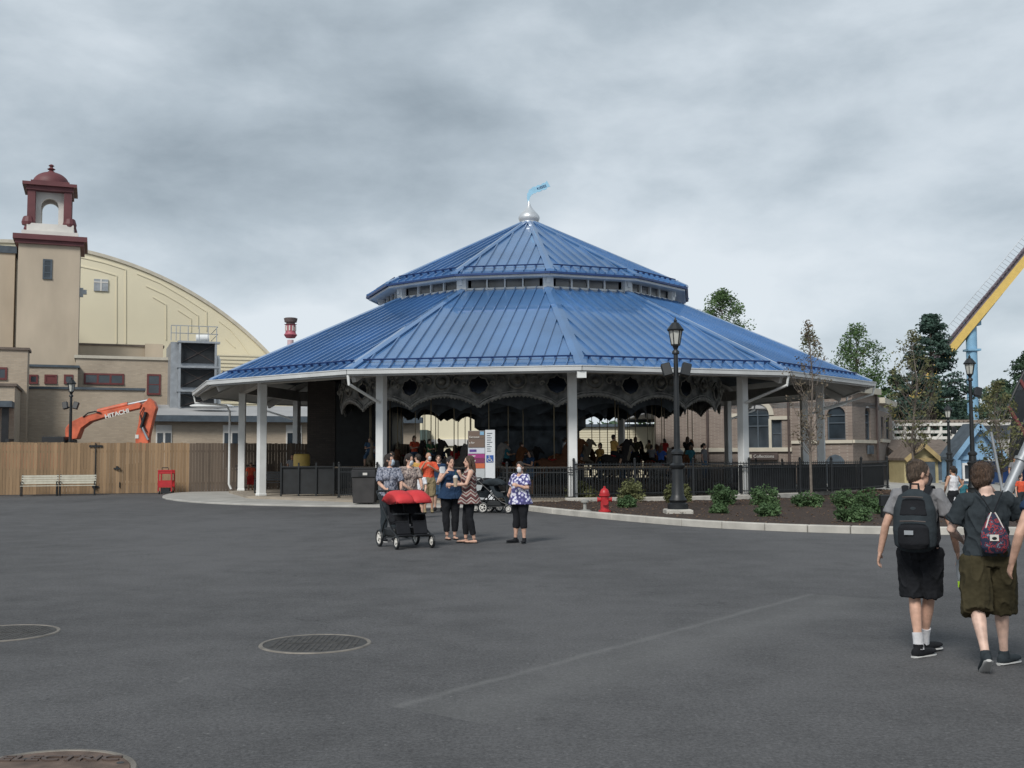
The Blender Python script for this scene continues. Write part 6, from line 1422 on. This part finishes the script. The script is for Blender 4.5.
# ================================================================== people
def PP(label, px, py, rz, **k): g_ = G(px, py); return person(label, (g_.x, g_.y, k.pop('z', 0)), R(rz), **k)
# the two boys walking away, nearest the camera
b1 = PP('person in grey shirt and black shorts walking away with a large dark backpack', 923, 657, -28, h=1.66, skin='fair', hair='ash', style='short', top='grey', sleeve=.62, bottom='black', leg=.47, legflare=.02,
   shoes='black', sole=True, mask='black', socks='white', headturn=R(-62), headtilt=R(-6), vox=.007, fat=.86, loose=1.0, hairbig=.97,
   J=dict(kneeL=(-.06,.04,.49), ankL=(-.03,-.02,.085), kneeR=(.05,.10,.50), ankR=(-.02,.24,.10), elL=(-.27,-.05,1.12), wrL=(-.33,.0,.88), elR=(.27,-.04,1.12), wrR=(.29,.10,.90), head=(.01,.03,1.565)), footdir=(R(30),R(35)), lift=(0,R(0)))
b2 = PP('person in charcoal shirt and olive cargo shorts walking away, one hand raised to the face', 991, 668, -6, h=1.63, skin='pale', hair='brown', style='short', top='charcoal', sleeve=.72, bottom='olive', leg=.56, legflare=.034,
   shoes='charcoal', sole=True, vox=.007, fat=1.06, loose=1.08, headturn=R(-35), headtilt=R(-12), hairbig=1.10,
   J=dict(hipL=(-.10,0,.90), hipR=(.10,0,.90), kneeL=(-.11,-.04,.50), ankL=(-.12,-.26,.15), kneeR=(.13,.10,.50), ankR=(.16,.16,.09), elL=(-.27,.06,1.13), wrL=(-.14,.22,1.04), shR=(.185,0,1.385), elR=(.31,.10,1.20), wrR=(.14,.20,1.44), head=(.0,.05,1.565)), footdir=(R(5),R(52)), lift=(R(34),0))
p3 = PP('person mostly outside the right edge of the picture, only a bare arm showing', 1062, 686, 0, h=1.66, skin='fair', hair='brown', style='short', top='navy', sleeve=.3, bottom='khaki', leg=.5, vox=.010, J=dict(elL=(-.29,-.02,1.13), wrL=(-.30,.10,.90)))
# backpack
def at_person(p, v): return wm(p) @ Vector(v)
bp = thing('backpack', 'large dark charcoal backpack on the person in the grey shirt', 'backpack', at_person(b1,(0,-.14,.95)), b1.rotation_euler.z)
q = MB(); q.tube([(0,-.10,-.04),(0,-.115,.0),(0,-.12,.12),(0,-.11,.30),(0,-.09,.40),(0,-.07,.45)], [(.12,.06),(.165,.10),(.175,.115),(.165,.10),(.13,.075),(.05,.04)], 20, side=(1,0,0)); q.build('main_bag', CL['charcoal'], bp, smooth=True, voxel=.008, sm=3)
q = MB(); q.tube([(0,-.20,-.02),(0,-.215,.02),(0,-.215,.15),(0,-.19,.19)], [(.10,.03),(.125,.04),(.12,.035),(.08,.02)], 18, side=(1,0,0)); q.build('front_pocket', CL['black'], bp, smooth=True, voxel=.007, sm=2)
q = MB(); q.tube([(0,-.185,.24),(0,-.195,.25),(0,-.175,.37),(0,-.155,.385)], [(.09,.02),(.11,.025),(.09,.02),(.06,.015)], 16, side=(1,0,0)); q.build('top_pocket', CL['black'], bp, smooth=True, voxel=.007, sm=2)
q = MB(); q.tube([(-.10,-.245,.20),(0,-.255,.205),(.10,-.245,.20)], .005, 6); q.tube([(-.08,-.212,.395),(0,-.22,.40),(.08,-.212,.395)], .005, 6); q.build('zip', M['browniron'], bp, smooth=True)
q = MB(); q.cbox((-.03,-.262,.11), (.07,.006,.035), 0); q.build('label_patch', M['steel'], bp)
q = MB(); q.tube([(-.035,-.08,.44),(-.03,-.08,.50),(.03,-.08,.50),(.035,-.08,.44)], .010, 6); q.build('handle', CL['black'], bp, smooth=True)
for s in (-1,1): q = MB(); q.tube([(s*.07,-.03,.40),(s*.095,.05,.475),(s*.105,.16,.475),(s*.115,.225,.38),(s*.12,.235,.20),(s*.14,.16,.04),(s*.14,-.03,.0)], [(.028,.010)]*7, 8, side=(1,0,0)); q.build('strap', CL['black'], bp, smooth=True)
# drawstring bag
DBS = .88
db = thing('drawstring_bag', 'small red and navy drawstring bag on the charcoal shirted person walking away', 'bag', at_person(b2,(-.005,-.165,.89)), b2.rotation_euler.z)
q = MB(); q.tube([(0,-.035,-.02),(0,-.045,.03),(0,-.045,.12),(0,-.03,.20),(0,-.015,.27),(0,-.01,.33)], [(.085,.025),(.120,.045),(.125,.05),(.10,.04),(.06,.025),(.035,.012)], 18, side=(1,0,0)); q.build('bag_body', CL['plaid'], db, smooth=True, voxel=.007, sm=2)
q = MB(); q.cbox((-.02,-.098,.12), (.075,.006,.055)); pa_ = q.build('white_patch', M['capwhite'], db)
q = MB(); q.ell((-.02,-.102,.115), (.022,.004,.014)); q.build('dark_emblem', M['black'], pa_)
for s in (-1,1): q = MB(); q.tube([(s*.01,-.01,.34),(s*.06,.01,.44),(s*.12,.07,.53)], .005, 6); q.build('cord', CL['black'], db, smooth=True); q = MB(); q.tube([(s*.075,-.052,.20),(s*.045,-.035,.28),(s*.015,-.025,.34)], .006, 6); q.build('drawstring', M['capwhite'], db, smooth=True)
db.scale = (DBS,)*3; db.location.z += .05
# bottle in the backpack owner's right side
bt = thing('bottle', 'clear water bottle with lime green cap held upside down by the person with the backpack', 'bottle', at_person(b1,(.30,.13,.72)), 0)
q = MB(); q.lathe([(.02,-.09),(.033,-.05),(.033,.10),(.03,.12)], seg=14); q.build('bottle_body', mat('clear_grey_plastic', (.30,.33,.36), .15, var=.05), bt, smooth=True); q = MB(); q.lathe([(.024,-.14),(.026,-.09)], seg=12); q.build('cap', mat('lime_cap', (.45,.75,.05), .5), bt, smooth=True)
# pram pushers
HAND = dict(elL=(-.22,.10,1.13), elR=(.22,.10,1.13), wrL=(-.15,.34,1.02), wrR=(.15,.34,1.02))
PP('person in a blue grey patterned blouse with pale mask pushing the red double stroller', 389, 541.5, 200, h=1.74, skin='fair', hair='dark', style='bob', top='greyfloral', sleeve=.85, bottom='charcoal', leg=.97, mask='blue', shoes='black', sole=True, fem=.6, fat=1.05, J=HAND, headturn=R(42), toplen=.5, loose=1.08)
PP('person in a beige patterned top with pale mask behind the red stroller, looking down', 409, 537.5, 205, h=1.74, skin='fair', hair='dark', style='bob', top='tanfloral', sleeve=.7, bottom='black', leg=.97, mask='white', shoes='black', fem=.8, fat=1.05, J=HAND, headturn=R(20), headtilt=R(-18), neckline=.03, toplen=.4, loose=1.05)
# group chatting
PP('person in navy top and black capri leggings facing the camera with mask lowered', 450.5, 539.5, 200, h=1.68, skin='fair', hair='dark', style='pony', top='navy', sleeve=0, bottom='black', leg=.90, fem=1, fat=1.3, shoes='black', bare=True, neckline=.03, toplen=.8, loose=1.10, flare=.03, mask=None, headturn=R(10),
   J=dict(elR=(.29,.06,1.14), wrR=(.17,.20,1.36), elL=(-.26,.02,1.12), wrL=(-.13,.22,1.16), ankL=(-.09,0,.085), ankR=(.08,.02,.085)))
lm = thing('face_mask', 'pale blue face mask dangling from the raised hand of the person in the navy top', 'mask', tuple(P(442.5,470,19.95)), R(200))
q = MB(); q.tube([(0,0,.06),(0,-.01,0),(.0,0,-.06)], [(.05,.012),(.06,.018),(.045,.01)], 12, side=(1,0,0)); q.build('mask_cloth', M['mask_white'], lm, smooth=True)
PP('person with long brown hair in a sleeveless zigzag striped tunic facing left', 469.5, 543, 100, h=1.70, skin='fair', hair='brown', style='long', top='chevron', sleeve=0, bottom='black', leg=.90, fem=1, fat=1.05, bare=True, toplen=1.6, flare=.07, loose=1.12, headturn=R(10),
   J=dict(elR=(.25,.10,1.14), wrR=(.15,.34,1.12), elL=(-.25,.10,1.14), wrL=(-.10,.36,1.14), ankR=(.10,.06,.085), kneeR=(.10,.06,.49), ankL=(-.09,-.08,.085)), footdir=(R(0),R(-10)))
cup = thing('drink_cup', 'clear iced coffee cup with domed lid held between the two chatting people', 'cup', tuple(P(455.5,482,20.6)), 0)
q = MB(); q.lathe([(.032,-.09),(.045,.08)], seg=16); q.build('cup_body', mat('milky_coffee', (.42,.33,.24), .4), cup, smooth=True); q = MB(); q.lathe([(.048,.08),(.046,.10),(.03,.125),(.012,.13)], seg=16); q.build('lid', M['capwhite'], cup, smooth=True); q = MB(); q.tube([(0,0,.1),(.01,0,.2)], .006, 6); q.build('straw', CL['green'], cup)
PP('person in white top with violet floral print and black capris looking left', 520.5, 543, 135, h=1.58, skin='fair', hair='dark', style='bun', top='whitefloral', sleeve=.75, bottom='black', leg=.72, fem=1, fat=1.30, mask='white', toplen=1.1, flare=.03, loose=1.10, neckline=.05, headturn=R(-0)+R(35), shoes='black',
   J=dict(elR=(.29,-.02,1.13), wrR=(.20,.14,1.02), elL=(-.27,.06,1.14), wrL=(-.17,.22,1.20), ankL=(-.11,0,.085), ankR=(.12,.03,.085)), footdir=(R(-35),R(20)))
# by the sign
PP('person in orange red shirt and khaki shorts with white mask, hand at the chin', 428.5, 513, 188, h=1.80, skin='tan', hair='brown', style=None, top='orange', sleeve=.8, bottom='khaki', leg=.52, mask='white', shoes='khaki', fat=1.05, J=dict(elR=(.27,.10,1.15), wrR=(.12,.24,1.40), elL=(-.26,.08,1.15), wrL=(-.05,.26,1.30)), headturn=R(20), vox=.012, legflare=.02)
PP('person in pale orange shirt with dark hair beside the orange red shirt', 417.5, 511, 20, h=1.76, skin='fair', hair='dark', style='short', top='yellow', sleeve=.7, bottom='denim', leg=.5, vox=.012, headturn=R(40))
PP('child in white shirt and dark shorts standing behind the red stroller', 419.5, 518, 170, h=1.32, skin='fair', hair='brown', style='short', top='white', sleeve=.7, bottom='charcoal', leg=.5, vox=.012, J=dict(elL=(-.25,.05,1.1), wrL=(-.24,.16,.93)))
PP('person in black cap backwards and black shirt behind the patterned blouse', 391.5, 508, 170, h=1.84, skin='tan', hair='dark', style='short', top='black', sleeve=.7, bottom='charcoal', leg=.97, mask='white', vox=.012, headturn=R(-20))
PP('small child with light brown hair held up near the sign, in a dark shirt', 438.5, 511, 180, h=1.72, skin='fair', hair='brown', style='short', top='navy', sleeve=.5, bottom='denim', leg=.5, vox=.012)
PP('person with long dark blue hair and denim shorts standing at the inner railing', 530.5, 501, 120, h=1.74, skin='tan', hair='dark', style='long', top='navy', sleeve=.4, bottom='denim', leg=.30, vox=.012, fem=.8, J=dict(elL=(-.24,.10,1.14), wrL=(-.1,.3,1.2)), z=.15)
# left under the roof
PP('person in bright orange shirt seated low behind the left pavilion column', 250.5, 493.5, 200, h=1.42, skin='tan', hair='dark', style='short', top='orange', sleeve=.6, bottom='red', leg=.5, vox=.014)
PP('person in grey top with dark hair behind the dark barrier panels at the left', 292, 493.5, 175, h=1.70, skin='tan', hair='dark', style='bun', top='grey', sleeve=.4, bottom='denim', leg=.9, vox=.014, z=.1)
yk = P(301.5,480,47); q = MB(); q.lathe([(.33,.15),(.36,.2),(.36,1.70),(.33,1.78),(.30,1.80)], (yk.x,47,0), 20); tag(q.build('drum', M['yellow'], smooth=True), 'tall yellow drum beside the person in the grey top', 'drum')
# right background
PP('person in white dress with dark hair, hand on hip, behind the two walking boys', 954.5, 527, 25, h=1.42, skin='tan', hair='dark', style='pony', top='white', sleeve=0, dress=.45, bottom='black', leg=.36, fem=.6, vox=.012, fat=.95, J=dict(elR=(.32,-.04,1.16), wrR=(.17,.03,1.03), elL=(-.28,.0,1.14), wrL=(-.2,.12,.98)))
PP('person in grey shirt and dark shorts standing far off at the right edge', 1016, 497, 180, h=1.6, skin='tan', hair='dark', style='short', top='grey', sleeve=.6, bottom='charcoal', leg=.9, vox=.014)
PP('small child in pink shirt and dark shorts on the plaza right of the shrubs', 912, 491, 170, h=1.2, skin='fair', hair='dark', style='short', top='pink', sleeve=.6, bottom='charcoal', leg=.5, vox=.016)
PP('small child in teal shirt between the two walking boys', 963.5, 515, 190, h=1.0, skin='fair', hair='brown', style='short', top='teal', sleeve=.6, bottom='denim', leg=.5, vox=.014)
PP('small child in orange shirt at the far right edge of the picture', 1022, 515, 190, h=1.1, skin='fair', hair='dark', style='short', top='orange', sleeve=.6, bottom='charcoal', leg=.5, vox=.014)
# bench under the roof
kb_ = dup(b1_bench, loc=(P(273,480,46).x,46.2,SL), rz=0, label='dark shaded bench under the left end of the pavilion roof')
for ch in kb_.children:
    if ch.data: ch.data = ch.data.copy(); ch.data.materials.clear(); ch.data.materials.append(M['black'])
# riders
SE = dict(kneeL=(-.24,.22,.72), kneeR=(.24,.22,.72), ankL=(-.25,.10,.32), ankR=(.25,.10,.32), hipL=(-.10,.02,.88), hipR=(.10,.02,.88), elL=(-.22,.12,1.14), wrL=(-.08,.30,1.18), elR=(.22,.12,1.14), wrR=(.08,.30,1.18))
vis = sorted(HS, key=lambda h: abs(((h[1]+math.pi) % (2*math.pi))-math.pi)); pick = [h for i, h in enumerate(vis[:36]) if i % 3 != 1][:24]
tops = ['red','teal','white','purple','yellow','pink','green','blue','khaki','orange','grey','black','denim','olive']
hairs = ['short','long','pony','bob']
tops2 = [(c_, 'top') for c_ in tops]+[(c_, 'top and cap') for c_ in tops]
for i, (rr, a, z, ring) in enumerate(pick):
    p = pa(rr, a); hh = (1.62,1.7,1.35,1.5)[i % 4]
    person('rider in a %s %s seated on a carousel horse' % (tops[i % 14], ('top', 'shirt and long trousers')[i // 14]), (p.x, p.y, z+.26-.84*hh/1.7), a-math.pi/2, h=hh, skin=('fair','tan','brown')[i % 3], hair=('dark','brown')[i % 2], style=hairs[(i*3) % 4], top=tops[i % 14], sleeve=.6, bottom=('denim','black','khaki')[i % 3], leg=(.55,.95)[i // 14], vox=.020, J=SE, group='riders on the carousel', fingers=False)
stand = [(440,47,'navy'),(455,46,'red'),(500,46,'white'),(600,46,'yellow'),(622,47,'black'),(690,47,'teal'),(704,46,'grey')]
for i, (px, Y, tp_) in enumerate(stand):
    p = P(px, 450, Y); person('bystander in a %s top standing on the carousel deck among the horses' % tp_, (p.x, Y, SL+.38), R(40*i), h=1.6+.03*(i%4), skin=('fair','tan','brown')[i % 3], hair='dark', style=hairs[i % 4], top=tp_, sleeve=.6, bottom='denim', leg=.9, vox=.020, group='bystanders on the carousel deck', fingers=False)
